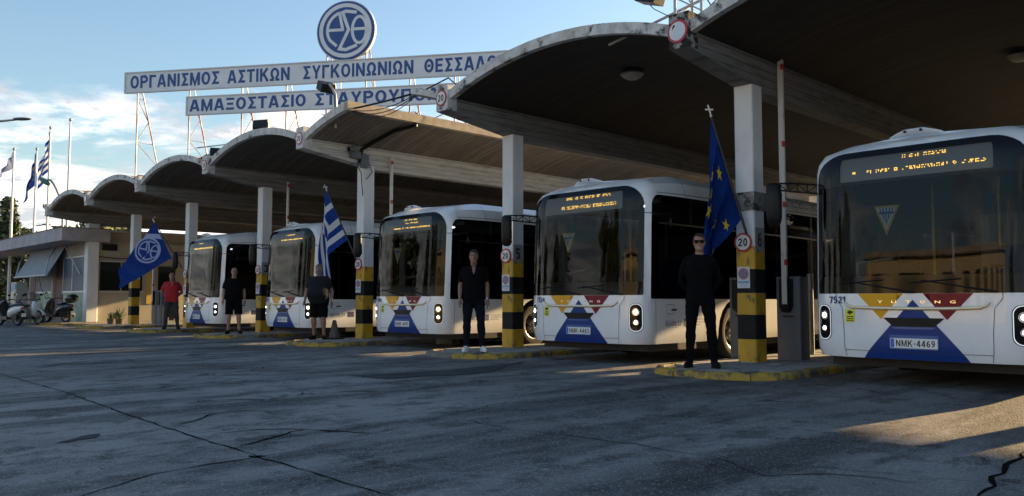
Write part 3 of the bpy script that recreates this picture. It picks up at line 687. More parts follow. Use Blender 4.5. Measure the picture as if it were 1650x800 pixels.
def lattice(label, t, zt, lean=.86, zb=5.2, name='sign_tower'):
    o = thing(name, label, 'sign support', sg(t, 0), 0, 'lattice towers carrying the roof sign'); q = Vector(sg(t, 0))
    A = Vector(sg(t, zb)) - q; B = Vector(sg(t, zt)) - q; back = -SN * .9 + SD * lean * .55
    C = Vector(sg(t, zb)) - q + back; D = Vector(sg(t, zt)) - q + back * .05
    MB().tube([A, B], .028, 6).build('post', M_RUST, o); MB().tube([C, D], .025, 6).build('raking_strut', M_RUST, o)
    n = 5
    for k in range(n):
        a = k / n; b = (k + 1) / n
        p0 = A.lerp(B, a); p1 = C.lerp(D, b); p2 = A.lerp(B, b)
        if k % 2: p0 = C.lerp(D, a); p1 = A.lerp(B, b); p2 = C.lerp(D, b)
        MB().tube([p0, p1], .016, 5).build('brace', M_RUST, o)
        if k % 2: MB().tube([A.lerp(B, b), C.lerp(D, b)], .014, 5).build('brace', M_RUST, o)
TW = [(.46, 9.2, 'leftmost lattice tower under the end of the upper sign board'), (2.55, 9.2, 'lattice tower at the left end of the lower sign board'), (4.61, 9.2, 'third lattice tower from the left below the lower sign board'),
      (6.3, 9.2, 'fourth lattice tower from the left below the lower sign board'), (7.8, 10.3, 'lattice tower under the left side of the emblem disc'), (9.24, 10.3, 'lattice tower under the right side of the emblem disc'),
      (10.83, 9.2, 'lattice tower showing over the warm lit roof edge'), (12.4, 9.2, 'lattice tower just left of the 20 sign on the beam tip'), (14.6, 9.2, 'rightmost lattice tower hidden by the nearest vault')]
for a, b, c in TW: lattice(c, a, b)
mb = MB(); mb.tube([sg(2.6, 6.6, -.45), sg(8.0, 7.0, -.45)], .02, 6).tube([sg(9.5, 6.4, -.3), sg(13.8, 8.2, -.3)], .02, 6).tube([sg(7.5, 7.55, -.2), sg(11.0, 7.5, -.2)], .016, 6).tube([sg(8.1, 8.5, -.5), sg(8.1, 10.2, -.5)], .03, 6)
tag(mb.build('sign_tie_bars', M_RUST), 'rusty tie bars bracing the lattice towers behind the sign boards', 'tie bars')

# ------------------------------------------------------------------ bus
HW, FD, PN = 1.275, .33, 4.8
_tab = []
def _mk():
    s = 0; px_, py_ = 0, 0; _tab.append((0, 0, 0))
    for k in range(1, 201):
        a = math.pi / 2 * k / 200; x = HW * math.sin(a) ** (2 / PN); y = FD * (1 - math.cos(a)); s += math.dist((x, y), (px_, py_)); px_, py_ = x, y; _tab.append((s, x, y))
_mk(); SC = _tab[-1][0]
def plan(s):
    a = abs(s); g = 1 if s >= 0 else -1
    if a >= SC: return g * HW, FD + a - SC
    lo, hi = 0, 200
    while hi - lo > 1:
        m_ = (lo + hi) // 2
        if _tab[m_][0] <= a: lo = m_
        else: hi = m_
    u = (a - _tab[lo][0]) / (_tab[hi][0] - _tab[lo][0]); return g * (_tab[lo][1] + u * (_tab[hi][1] - _tab[lo][1])), _tab[lo][2] + u * (_tab[hi][2] - _tab[lo][2])
Z0, ZR = 2.70, .33
def BS(s, z, off=0.0):
    x, y = plan(s); e = .004
    x1, y1 = plan(s - e); x2, y2 = plan(s + e); tx, ty = x2 - x1, y2 - y1; l = math.hypot(tx, ty); nx, ny = ty / l, -tx / l
    i = 0; up = 0
    fr = max(0, 1 - y / 1.2)
    if z > Z0:
        q = min(1, (z - Z0) / ZR); i = .32 * (1 - math.sqrt(max(0, 1 - q * q))); up = q
    if z < .55: i += (.55 - z) ** 2 * 1.2
    k = min(1, max(0, y / 1.3)); k = k * k * (3 - 2 * k)
    rake = max(0, z - 1.1) * .045 * fr
    X = x * (1 - i / HW); Y = y + (i * .9 * fr) + rake
    return (X + nx * off, Y + ny * off, z + .11 * k * up)
LEN = 12.0; SE = SC + LEN - FD
def BSo(off): return lambda s, z: BS(s, z, off)
AX = (2.75, 8.85); AR = .60; WR = .48
def arch(sy, sgn):
    """arch outline points along the lower edge, in s order of increasing |s|"""
    c = SC + sy - FD; h = math.sqrt(AR ** 2 - .12 ** 2); a0 = math.atan2(-.12, -h) ; out = []
    for k in range(13):
        a = math.pi + math.asin(.12 / AR) - (math.pi + 2 * math.asin(.12 / AR)) * k / 12
        out.append((c + AR * math.cos(a), .50 + AR * math.sin(a)))
    return out
WS = rrect(-(SC - .19), SC - .19, 1.15, 2.90, (.03, .03, .36, .36), 8)
def sidewin(sg_):
    a, b = SC - .07, SE - .7
    p = rrect(a, b, 1.09, 2.74, (.03, .05, .08, .16), 6)
    return p if sg_ > 0 else [(-x, y) for x, y in p][::-1]
def make_bus():
    root = thing('city_bus', 'x', 'bus', (0, 0, 0), 0, 'white city buses lined up under the canopy')
    zb = .38
    up = []
    for c in AX: up += arch(c, 1)
    right = [(s, max(z, zb)) for s, z in up]
    poly = [(0, zb)] + right + [(SE, zb), (SE, Z0 + ZR), (-SE, Z0 + ZR), (-SE, zb)] + [(-s, z) for s, z in reversed(right)]
    patch(BSo(0), poly, [WS, sidewin(1), sidewin(-1)], step=.09, gx=.10, gy=.11, name='body_shell', m=M_WHT, parent=root, smooth=35)
    # roof
    mb = MB(); ss = [SE * k / 60 for k in range(61)]; ss = sorted(set([SC * k / 16 for k in range(17)] + [SC + (SE - SC) * k / 24 for k in range(25)])); n = 8; rows = []
    for s in ss:
        a = Vector(BS(-s, Z0 + ZR)); b = Vector(BS(s, Z0 + ZR)); rows.append([tuple(a.lerp(b, j / n) + Vector((0, 0, .035 * math.sin(math.pi * j / n)))) for j in range(n + 1)])
    vs = [v for r in rows for v in r]; fs = [(i * (n + 1) + j, i * (n + 1) + j + 1, (i + 1) * (n + 1) + j + 1, (i + 1) * (n + 1) + j) for i in range(len(ss) - 1) for j in range(n)]
    mb.add(vs, fs); mb.build('roof', M_WHT, root, smooth=60)
    mb = MB(); mb.box(-HW + .02, HW - .02, LEN - .03, LEN, .40, 2.75); mb.box(-HW + .2, HW - .2, LEN - .04, LEN - .002, 2.7, 3.1); mb.build('rear_panel', M_WHT, root)
    # glass
    ws = patch(BSo(.003), WS, step=.1, name='windscreen', m=M_GLS, parent=root, smooth=180)
    fr = patch(BSo(.0055), rrect(-(SC - .20), SC - .20, 2.48, 2.89, (.01, .01, .345, .345), 8), [rrect(-.86, .86, 2.525, 2.815, .02, 2)], step=.1, name='black_band', m=M_FRIT, parent=ws, smooth=180)
    patch(BSo(.0055), rrect(-(SC - .20), SC - .20, 1.155, 1.36, (.02, .02, .0, .0), 2), step=.1, name='black_band', m=M_FRIT, parent=ws, smooth=180)
    for g in (-1, 1):
        patch(BSo(.0055), [(g * (SC - .20), 1.36), (g * (SC - .20), 2.482), (g * (SC - .28), 2.482), (g * (SC - .28), 1.36)][::g], step=.1, name='black_band', m=M_FRIT, parent=ws)
    for g, nm in ((1, 1), (-1, -1)):
        sw = patch(BSo(.003), sidewin(g), step=.15, name='side_glazing', m=M_GLS2, parent=root, smooth=180)
        b = SE - .7
        for s in [SC + .05 + .98] + [SC + .05 + .98 + 1.42 * k for k in range(1, 8)]:
            for w in (.035,):
                if s < b: MB().add([BS(g * (s - w), 1.10, .0045), BS(g * (s + w), 1.10, .0045), BS(g * (s + w), 2.73, .0045), BS(g * (s - w), 2.73, .0045)], [(0, 1, 2, 3)]).build('window_pillar', M_FRIT, sw, fix=False)
        mb = MB(); mb.add([BS(g * s, z, .0048) for z in (2.28, 2.31) for s in (SC + .1, b - .1)], [(0, 1, 3, 2)]); mb.build('vent_bar', M_PLAS, sw, fix=False)
    # display
    dp = patch(BSo(-.02), rrect(-.87, .87, 2.52, 2.82, .02, 2), step=.1, name='destination_display', m=M_LEDP, parent=root, smooth=180)
    # interior
    mb = MB(); mb.box(-1.17, 1.17, .55, 11.8, .52, .56); mb.box(-1.17, 1.17, 11.6, 11.8, .56, 2.7); mb.box(-1.17, 1.17, .75, 11.8, 2.74, 2.78); mb.build('cabin_floor', M_INT, root)
    mb = MB(); mb.prism([(.30, .60), (.30, 1.18), (.55, 1.24), (.85, 1.16), (.95, .60)], lambda y, z: (-1.15, y, z), lambda y, z: (1.15, y, z))
    mb.box(.15, .95, .80, .95, 1.1, 1.36); db = mb.build('dashboard', M_INT, root)
    mb = MB(); mb.lathe([(.20, -.02), (.225, 0), (.20, .02), (.185, 0), (.20, -.02)], (0, 0, 0), 'z', 20)
    mb.tube([(0, 0, 0), (0, 0, -.35)], .03, 6); mb.tube([(-.2, 0, 0), (.2, 0, 0)], .015, 6); stw = mb.build('steering_wheel', M_PLAS, root, smooth=60); stw.location = (.62, .98, 1.38); stw.rotation_euler = (rad(-28), 0, 0)
    def seat(x, y, z, nm, m_):
        mb = MB(); mb.box(x - .22, x + .22, y - .22, y + .22, z, z + .10); mb.obox((x, y + .25, z + .42), Vector((.21, 0, 0)), Vector((0, .05, .01)), Vector((0, .06, .36))); mb.box(x - .05, x + .05, y - .05, y + .05, .56, z); mb.build(nm, m_, root)
    seat(.62, 1.5, .98, 'driver_seat', M_SEAT)
    for y in (3.2, 4.0, 6.2, 7.0, 9.6, 10.4):
        for x in (-.9, -.42, .42, .9): seat(x, y, .92, 'passenger_seat', M_SEAT)
    for x in (-.4, .4):
        for y in (1.9, 4.5, 7.4): MB().tube([(x, y, .56), (x, y, 2.74)], .018, 6).build('grab_pole', mat('grab_pole_yellow', (.7, .5, .05), .4), root)
    mb = MB(); mb.tube([(-.95, .75, .6), (-.95, .75, 1.55), (-.5, .75, 1.6)], .02, 6); mb.tube([(.1, 1.1, .6), (.1, 1.1, 1.9), (.1, 1.9, 1.9)], .02, 6); mb.build('cabin_rail', M_STEEL, root)
    MB().box(.15, 1.1, 2.0, 2.04, .56, 2.2).build('driver_partition', M_INTG, root)
    MB().box(-1.16, -.98, .75, .8, .56, 2.7).build('door_post', M_INTG, root)
    mb = MB(); mb.box(-1.1, -.2, .80, 11, 2.66, 2.735); mb.box(.2, 1.1, .80, 11, 2.66, 2.735); mb.build('cabin_duct', M_INTG, root)
    MB().ell((.93, .62, 2.60), (.05, .03, .025)).build('lamp_glint', M_LAMP, root, smooth=60)  # glowing bead standing in for a roof lamp's reflection in the glass
    # lower front
    dec = lambda poly, nm, m_, off=.0022: patch(BSo(off), poly, step=.08, name=nm, m=m_, parent=root, smooth=60)
    dec([(-.64, 1.148), (-.365, .845), (-.11, 1.148)], 'yellow_triangle', M_BYEL); dec([(.11, 1.148), (.365, .845), (.64, 1.148)], 'red_triangle', M_BRED)
    dec([(-.60, .381), (.60, .381), (.0, 1.075)], 'blue_triangle', M_BBLUE, .0035)
    dec([(-.34, .865), (-.23, .765), (.23, .765), (.34, .865)], 'grille_slot', M_PLAS, .008)
    dec([(-.25, .760), (-.21, .735), (.21, .735), (.25, .760)], 'grille_lip', mat('bus_blue_light', (.02, .09, .30), .3, coat=.5), .010)
    mb = MB(); pts = [(-.80, 1.05), (-.77, 1.015), (-.70, .985), (-.4, .975), (0, .972), (.4, .975), (.70, .985), (.77, 1.015), (.80, 1.05)]
    mb.tube([BS(a, b, .012) for a, b in pts], [.008, .016, .020, .022, .022, .022, .020, .016, .008], 8); mb.build('chrome_strip', M_CHR, root, smooth=60)
    mb = MB(); 
    for k, ch in enumerate('YUTONG'): text(lambda x, y: BS(-.40 + .16 * k + x, 1.035 + y, .006), ch, .032, .06, .02, mb=mb)
    mb.build('maker_lettering', M_REFL, root, fix=False)
    mb = MB()
    def seam(pts, w=.006, off=.0045):
        for (a, b), (c, d) in zip(pts, pts[1:]):
            dx, dy = c - a, d - b; l = math.hypot(dx, dy); nx, ny = -dy / l * w / 2, dx / l * w / 2; n = max(1, int(l / .08))
            for k in range(n):
                u, v = k / n, (k + 1) / n; mb.add([BS(a + dx * u + nx, b + dy * u + ny, off), BS(a + dx * v + nx, b + dy * v + ny, off), BS(a + dx * v - nx, b + dy * v - ny, off), BS(a + dx * u - nx, b + dy * u - ny, off)], [(0, 1, 2, 3)])
    for g in (-1, 1):
        seam([(g * .92, 1.148), (g * .92, 1.09), (g * .84, .98), (g * .82, .70), (g * .82, .39)]); seam([(g * .82, .47), (0, .465)])
        seam([(g * (SC + .04), 1.09), (g * (SC + .04), .42), (g * (SC + .04), .381)]); seam([(g * (SC - .19), 2.44), (g * (SC + .045), 2.44)], .012)
        a = SC + .55; seam([(g * (SC + .9), 2.74), (g * (SC + .9), 3.02)], .008)
        for c in (1.55, 2.0): pass
        seam([(g * (a - .22), 1.0), (g * (a - .02), 1.0), (g * (a - .02), .85), (g * (a - .22), .85), (g * (a - .22), 1.0)])
        for y in (1.75, 3.6, 5.2, 6.8, 8.0, 9.8, 11.0): seam([(g * (SC + y - FD), 1.088), (g * (SC + y - FD), .381)])
        seam([(g * (SC + .05), 2.775), (g * (SE - .3), 2.775)], .008)
    stuff(mb.build('panel_seam', mat('seam_dark', (.03, .03, .035), .7), root, fix=False))
    # headlights
    for g in (-1, 1):
        c = g * 1.11
        h = patch(BSo(.003), rrect(c - .115, c + .115, .575, 1.02, .10, 6), step=.06, name='headlight', m=M_FRIT, parent=root, smooth=180)
        patch(BSo(.006), rrect(c - .107, c + .107, .583, 1.012, .095, 6), [rrect(c - .098, c + .098, .592, 1.003, .088, 6)], step=.06, name='led_ring', m=M_LRING, parent=h, inner=False)
        for zc, r in ((.885, .058), (.725, .045)):
            patch(BSo(.006), circ(c, zc, r, 20), step=.03, name='lamp_bowl', m=M_REFL, parent=h)
            patch(BSo(.009), circ(c, zc, r * .55, 16), step=.03, name='lamp_lens', m=M_LAMP, parent=h)
    st = patch(BSo(.0035), rrect(-.80, -.68, .80, .96, .01, 2), step=.05, name='warning_sticker', m=M_PANELS, parent=root)
    mb = MB(); mb.add([BS(-.80 + a, .80 + b, .0045) for a, b in ((.025, .125), (.05, .145), (.095, .135), (.10, .115), (.07, .105), (.055, .09), (.045, .105), (.03, .11))], [tuple(range(8))])
    for b in (.065, .04, .018): mb.add([BS(-.785, .80 + b, .0045), BS(-.695, .80 + b, .0045), BS(-.695, .812 + b, .0045), BS(-.785, .812 + b, .0045)], [(0, 1, 2, 3)])
    mb.build('sticker_print', M_TXT, st, fix=False)
    # plate holder
    MB().prism(rrect(-.27, .27, .50, .665, .01, 2), lambda a, b: (a, -.012, b), lambda a, b: (a, .01, b)).build('plate_holder', MATS['bus_blue_light'], root)
    MB().prism(rrect(-.26, .26, .515, .628, .008, 2), lambda a, b: (a, -.018, b), lambda a, b: (a, -.013, b)).build('licence_plate', M_PLATE, root)
    MB().box(-.255, -.215, -.0195, -.018, .52, .623).build('plate_blue_band', mat('plate_blue', (.02, .12, .55), .4), root)
    # roof sensor pod
    mb = MB(); nn = 14
    for k in range(nn + 1): pass
    mb.tube([(-.30, .27, 3.035), (-.20, .24, 3.055), (-.10, .23, 3.075), (.10, .23, 3.075), (.20, .24, 3.055), (.30, .27, 3.035)], [.010, .025, .036, .036, .025, .010], 10, sq=(1.9, 1)); pod = mb.build('roof_sensor_pod', M_WHT, root, smooth=60)
    for x in (-.09, .09): MB().lathe([(.001, -.012), (.016, -.012), (.018, 0)], (x, .165, 3.072), 'y', 12).build('sensor_eye', M_PLAS, pod)
    # wipers
    for x0, x1 in ((-.75, .02), (.10, .88)):
        MB().tube([BS(x1, 1.16, .03), BS((x0 + x1) / 2, 1.23, .035), BS(x0, 1.30, .02)], [.014, .01, .008], 6).tube([BS(x0 - .12, 1.27, .012), BS(x0 + .42, 1.31, .014)], .009, 6).build('wiper', M_PLAS, root)
    # mirrors
    mb = MB(); a0 = Vector(BS(-(SC - .12), 2.56, .0)); a1 = a0 + Vector((-.38, -.30, .03))
    for dz in (0, -.11): mb.tube([a0 + Vector((0, 0, dz)), a0.lerp(a1, .5) + Vector((0, 0, dz + .01)), a1 + Vector((0, 0, dz * .8))], .013, 6)
    for k in range(4):
        p = a0.lerp(a1, k / 4); q = a0.lerp(a1, (k + 1) / 4); up_ = Vector((0, 0, -.10))
        mb.tube([p + (up_ if k % 2 else Vector()), q + (Vector() if k % 2 else up_)], .008, 5); mb.tube([q, q + up_], .008, 5)
    mb.build('mirror_arm', M_PLAS, root, smooth=60)
    mb = MB(); c = a1 + Vector((-.07, 0, -.02)); R_ = Matrix.Rotation(rad(22), 3, 'Z')
    for k, (dz, w, d) in enumerate(((.03, .05, .04), (.0, .09, .07), (-.12, .105, .085), (-.30, .105, .08), (-.42, .10, .07), (-.50, .085, .05), (-.53, .05, .03))):
        ring = [c + R_ @ Vector((w * x, d * y * (1 if y < 0 else .5), dz)) for x, y in circ(0, 0, 1, 14)]; mb.v += [tuple(v) for v in ring]
        if k:
            b = len(mb.v) - 28
            for j in range(14): mb.f.append((b + j, b + (j + 1) % 14, b + 14 + (j + 1) % 14, b + 14 + j)); mb.mi.append(0)
    mb.f += [tuple(range(14))[::-1], tuple(range(len(mb.v) - 14, len(mb.v)))]; mb.mi += [0, 0]
    mh = mb.build('mirror_head', M_PLAS, root, smooth=60)
    MB().prism(rrect(-.085, .085, -.48, -.04, .04, 4), lambda a, b: c + R_ @ Vector((a, .050, b)), lambda a, b: c + R_ @ Vector((a, .044, b))).build('mirror_glass', M_REFL, mh)
    mb = MB(); mb.tube([BS(SC - .05, 2.40, .0), BS(SC + .22, 2.45, .12), BS(SC + .25, 2.40, .15)], .014, 6); q = Vector(BS(SC + .25, 2.30, .13)); mb.ell(q, (.02, .03, .07), 10, 6); mb.build('mirror_head', M_PLAS, root, smooth=60)
    # wheels, chassis
    mb = MB(); mb.box(-1.12, 1.12, .35, AX[0] - .62, .26, .52); mb.box(-1.12, 1.12, AX[0] + .62, AX[1] - .62, .26, .52); mb.box(-1.12, 1.12, AX[1] + .62, 11.8, .26, .52); mb.box(-.7, .7, AX[0] - .62, AX[0] + .62, .3, .52); mb.box(-.7, .7, AX[1] - .62, AX[1] + .62, .3, .52)
    for g in (-1, 1):
        for yc in AX: mb.box(min(g * 1.235, g * .72), max(g * 1.235, g * .72), yc - .60, yc + .60, 1.07, 1.085)
    mb.build('chassis', M_INT, root)
    for g in (-1, 1):
        for yc in AX:
            w = .30; x0 = g * (HW - .05)
            mb = MB(); pr = [(.30, -.01), (.34, -.0), (.42, -.005), (.455, -.02), (WR, -.06), (WR, -.24), (.45, -.29), (.30, -.30)]
            mb.lathe([(r, g * h) for r, h in pr], (x0, yc, WR + .03), 'x', 32); wh = mb.build('wheel', M_RUB, root, smooth=40)
            mb = MB(); mb.lathe([(r, g * h) for r, h in ((.305, -.008), (.285, -.02), (.27, -.10), (.19, -.13), (.17, -.06), (.13, -.045), (.12, .0), (.06, .015), (.001, .015))], (x0, yc, WR + .03), 'x', 30); rm = mb.build('rim', M_RIM, wh, smooth=35)
            mb = MB()
            for k in range(10): a = 2 * math.pi * k / 10; mb.ell((x0 + g * -.045, yc + .15 * math.cos(a), WR + .03 + .15 * math.sin(a)), (.02, .014, .014), 6, 4)
            mb.build('wheel_nuts', M_REFL, rm)
            mb = MB()
            for k in range(10): a = 2 * math.pi * (k + .5) / 10; mb.lathe([(.001, 0), (.028, 0)], (x0 + g * (-.112), yc + .232 * math.cos(a), WR + .03 + .232 * math.sin(a)), 'x', 10)
            mb.build('hand_holes', M_TXT, rm)
    # side lettering
    for g in (1,):
        T = lambda s0, z0, off=.0035: (lambda x, y: BS(s0 + x, z0 + y, off))
        text(T(SC + .30, .66), 'Ελλάδα 2.0', .085, .42, .01, 'side_lettering', M_NAVY, root)
        text(T(SC + .34, .625), 'ΕΘΝΙΚΟ ΣΧΕΔΙΟ ΑΝΑΚΑΜΨΗΣ', .014, .28, 0, 'side_lettering', M_NAVY, root)
        f_ = dec([(SC + .80, .64), (SC + .99, .64), (SC + .99, .77), (SC + .80, .77)], 'union_flag_print', M_NAVY)
        mb = MB()
        for k in range(12): a = 2 * math.pi * k / 12; mb.add([BS(SC + .895 + .045 * math.cos(a) + p, .705 + .045 * math.sin(a) + q, .004) for p, q in ((-.005, 0), (0, -.005), (.005, 0), (0, .005))], [(0, 1, 2, 3)])
        mb.build('star_print', M_BYEL, f_, fix=False)
        for k, b_ in enumerate(('Με τη χρηματοδότηση', 'της Ευρωπαϊκής Ένωσης', 'NextGenerationEU')): text(T(SC + 1.03, .745 - k * .045), b_, .026, (.36, .40, .24)[k], 0, 'side_lettering', M_NAVY, root)
        text(T(SC + 3.9, 2.84), '100% ELECTRIC', .15, 2.0, .0, 'side_lettering', mat('pale_grey_lettering', (.30, .31, .33), .5), root)
        dec(rrect(SC + .45, SC + .60, .90, .93, .012, 3), 'flap_handle', M_PLAS, .006)
    return root
LED = {}
def led_text(root, seed, rows):
    rnd = random.Random(seed); mb = MB(); px_ = .0135
    for (s0, s1, z0, h, fill) in rows:
        s = s0
        while s < s1:
            wd = rnd.choice((3, 4, 4, 5)); 
            for c in range(wd):
                for r in range(h):
                    edge = c in (0, wd - 1) or r in (0, h - 1)
                    if rnd.random() < (fill if edge else fill * .3):
                        x = s + c * px_; z = z0 + r * px_; mb.add([BS(x, z, -.014), BS(x + px_ * .8, z, -.014), BS(x + px_ * .8, z + px_ * .75, -.014), BS(x, z + px_ * .75, -.014)], [(0, 1, 2, 3)])
            s += (wd + 1) * px_ + (px_ * 3 if rnd.random() < .18 else 0)
    o = mb.build('led_characters', M_AMB, root, fix=False); stuff(o)
def dress(root, num, plate, pennant, seed, rows):
    heavy(lambda x, y, e: BS(-1.02 + x, 1.03 + y, .0055 + e), num, .085, .23, 'fleet_number', M_NAVY, root, each=False)
    heavy(lambda x, y, e: (-.195 + x, -.0195 - e, .533 + y), plate, .076, .43, 'plate_lettering', M_TXT, root, hw=.075, each=False)
    if pennant:
        c = (-.30, 2.20); P = lambda k: [(c[0] - .15 * k, c[1]), (c[0], c[1] - .36 * k), (c[0] + .15 * k, c[1])]
        p = patch(BSo(-.04), P(1), step=.06, name='pennant', m=mat('pennant_gold', (.65, .42, .06), .7), parent=root)
        q = [(c[0] - .115, c[1] - .025), (c[0], c[1] - .295), (c[0] + .115, c[1] - .025)]
        patch(BSo(-.036), q, step=.06, name='pennant_field', m=mat('pennant_white', (.75, .76, .78), .7), parent=p)
        mb = MB()
        for k in (-2, -1, 0, 1, 2): mb.add([BS(c[0] + k * .04 - .008, c[1] - .03, -.034), BS(c[0] + k * .04 + .008, c[1] - .03, -.034), BS(c[0] + k * .012 + .003, c[1] - .25 + abs(k) * .04, -.034), BS(c[0] + k * .012 - .003, c[1] - .25 + abs(k) * .04, -.034)], [(0, 1, 2, 3)])
        mb.add([BS(c[0] - .09, c[1] - .10, -.033), BS(c[0] + .09, c[1] - .10, -.033), BS(c[0] + .085, c[1] - .075, -.033), BS(c[0] - .085, c[1] - .075, -.033)], [(0, 1, 2, 3)])
        mb.build('pennant_stripe', mat('pennant_blue', (.02, .10, .35), .7), p, fix=False)
    led_text(root, seed, rows)
bus0 = make_bus()
BUSES = [(-3.63, 9.88, 'nearest white bus numbered 7521 with plate NMK 4469, cut by the right edge', '7521', 'NMK-4469', True, [(-.12, .38, 2.755, 3, .5), (-.70, -.66, 2.62, 2, 1), (-.52, .80, 2.61, 3, .58)]),
         (-8.98, 10.12, 'white bus numbered 7534 with plate NMK 4483 behind the European flag', '7534', 'NMK-4483', True, [(-.35, .62, 2.76, 3, .7), (-.45, .72, 2.60, 4, .6)]),
         (-14.17, 10.35, 'white bus numbered 7546 with plate NMK 4495, just left of the man in white shoes', '7546', 'NMK-4495', True, [(-.10, .35, 2.77, 2, .7), (-.05, .38, 2.70, 2, .6), (-.45, .75, 2.60, 2, .8)]),
         (-19.35, 10.35, 'white bus beside the Greek flag, behind the bearded man', '7515', 'NMK-4454', False, [(-.05, .35, 2.74, 2, .7), (-.30, .80, 2.62, 2, .95)]),
         (-24.48, 10.25, 'leftmost and farthest white bus, behind the man in black shorts', '7512', 'NMK-4462', False, [(-.2, .1, 2.78, 2, .7), (-.50, .80, 2.62, 3, .9)])]
BUSES += [(1.55, 10.0, 'white bus standing beyond the right edge of the photo', '7528', 'NMK-4476', False, [(-.45, .75, 2.62, 2, .8)]), (6.75, 10.2, 'second white bus beyond the right edge of the photo', '7530', 'NMK-4478', False, [(-.45, .75, 2.62, 2, .8)])]
bl = [bus0]
for k in range(1, 7): bl.append(dup(bus0, (BUSES[k][0], BUSES[k][1], 0)))
bus0.location = (BUSES[0][0], BUSES[0][1], 0)
for k, b in enumerate(bl):
    b['label'] = BUSES[k][2]; dress(b, BUSES[k][3], BUSES[k][4], BUSES[k][5], k + 11, BUSES[k][6])
#PART2
# ------------------------------------------------------------------ barriers
def cabinet(loc, label, arm=None, armtop=4.84):
    t = thing('barrier_cabinet', label, 'barrier cabinet', loc, 0, 'grey barrier cabinets on the islands')
    MB().prism(rrect(-.20, .20, -.15, .15, .03, 3), lambda a, b: (a, b, .0), lambda a, b: (a, b, 1.26)).build('housing', M_GREY, t, smooth=40)
    MB().prism(rrect(-.205, .205, -.155, .155, .03, 3), lambda a, b: (a, b, 1.262), lambda a, b: (a, b, 1.285)).build('lid', M_GREY, t, smooth=40)
    MB().prism([(-.11, 1.25), (-.11, .84)] + [(.11 * math.cos(rad(a)) , .84 + .11 * math.sin(rad(a))) for a in range(180, 361, 20)] + [(.11, 1.25)], lambda a, b: (a - .02, -.152, b), lambda a, b: (a - .02, -.185, b)).build('arm_bracket', M_PLAS, t)
    MB().box(-.09, .09, -.1535, -.151, .66, .685).build('lock_slot', M_TXT, t)
    if arm:
        ax_, ay_, az_ = -.02, -.20, .86
        h = armtop - loc[2] - .86
        a = MB().box(ax_ - .042, ax_ + .042, ay_ - .022, ay_ + .022, az_, az_ + h).build('barrier_arm', mat('boom_white', (.62, .62, .60), .5, dirt=(.35, .34, .32), dscale=4), t)
        MB().box(ax_ - .065, ax_ + .065, ay_ - .012, ay_ + .03, az_ - .12, az_ + .42).build('arm_clamp', M_PLAS, a)
        for z in (.60, 1.5, 2.45, h - .16): MB().box(ax_ + .01, ax_ + .046, ay_ - .026, ay_ + .024, az_ + z, az_ + z + .09).build('red_reflector', M_SIGNR, a)
cabinet((-6.20, 12.0, .148), 'grey barrier cabinet right of the nearest banded column', 'tall raised barrier arm right of the nearest banded column')
cabinet((-7.0, 11.95, .148), 'grey barrier cabinet half hidden left of the nearest banded column')
cabinet((PX[4] + .25, 12.0, .148), 'grey barrier cabinet hidden behind the warm lit column', 'raised barrier arm beside the warm lit column', 4.6)
cabinet((PX[3] + .25, 12.0, .148), 'grey barrier cabinet behind the column between the two leftmost buses', 'raised barrier arm between the two leftmost buses', 4.55)
cabinet((PX[1] + .25, 12.0, .148), 'grey barrier cabinet nearest the booth, beside the leftmost banded column', 'leftmost raised barrier arm, behind the blue emblem flag', 4.3)
cabinet((PX[1] + .78, 12.0, .148), 'grey cabinet with green side between blue flag and man in red')
t = thing('yellow_post', 'short square yellow post right of the column beside the man in white shoes', 'post', (-10.98, 11.9, .148))
MB().prism(rrect(-.06, .06, -.06, .06, .01, 2), lambda a, b: (a, b, 0), lambda a, b: (a, b, .72)).build('post_body', mat('post_ochre', (.34, .17, .02), .6, dirt=(.12, .07, .02), dscale=6), t); MB().box(-.09, .09, -.09, .09, -.004, .015).build('foot_plate', M_STEEL, t)
t = thing('guard_post', 'slim warm lit steel post between the nearest column and its cabinet', 'post', (-6.60, 13.4, .148)); MB().tube([(0, 0, 0), (0, 0, 1.35)], .05, 10).build('post_body', M_STEEL, t); MB().ell((0, 0, 1.35), (.05, .05, .03)).build('post_cap', M_STEEL, t)
t = thing('traffic_cone', 'small dark dirty traffic cone beside the warm lit column', 'cone', (-17.02, 10.45, .148), .3)
MB().box(-.17, .17, -.17, .17, 0, .03).build('cone_base', M_PLAS, t); MB().lathe([(.13, .03), (.12, .06), (.05, .40), (.045, .44), (.001, .45)], (0, 0, 0), 'z', 16).build('cone_body', mat('cone_faded', (.10, .08, .07), .7, dirt=(.03, .03, .03), dscale=8), t, smooth=40)
t = thing('wheel_chock_block', 'grey concrete block lying under the front of the bus in the open bay', 'block', (-14.9, 12.2, .05)); MB().prism(rrect(-.3, .3, -.12, .12, .02, 2), lambda a, b: (a, b, 0), lambda a, b: (a, b, .2)).build('block_body', M_KERBG, t)

# ------------------------------------------------------------------ canopy fittings
def ceiling_light(x, y, z, label):
    t = thing('ceiling_light', label, 'ceiling light', (x, y, z), 0, 'round lamps under the vaults')
    MB().lathe([(.001, -.10), (.10, -.09), (.17, -.05), (.19, -.0), (.15, .03), (.001, .03)], (0, 0, 0), 'z', 24).build('lamp_dome', mat('lamp_opal', (.30, .29, .28), .4), t, smooth=50)
    MB().lathe([(.20, -.03), (.215, -.01), (.20, .02), (.19, -.01), (.20, -.03)], (0, 0, 0), 'z', 24).build('lamp_ring', M_STEEL, t, smooth=50); MB().tube([(0, 0, .02), (0, 0, .12)], .03, 8).build('lamp_stem', M_PLAS, t)
ceiling_light(PX[5] + 2.61, 11.7, arc(2.61) - .2, 'round lamp under the vault over the bus behind the European flag')
ceiling_light(PX[6] + 2.61, 10.9, arc(2.61) - .2, 'round lamp under the nearest vault at the top right')
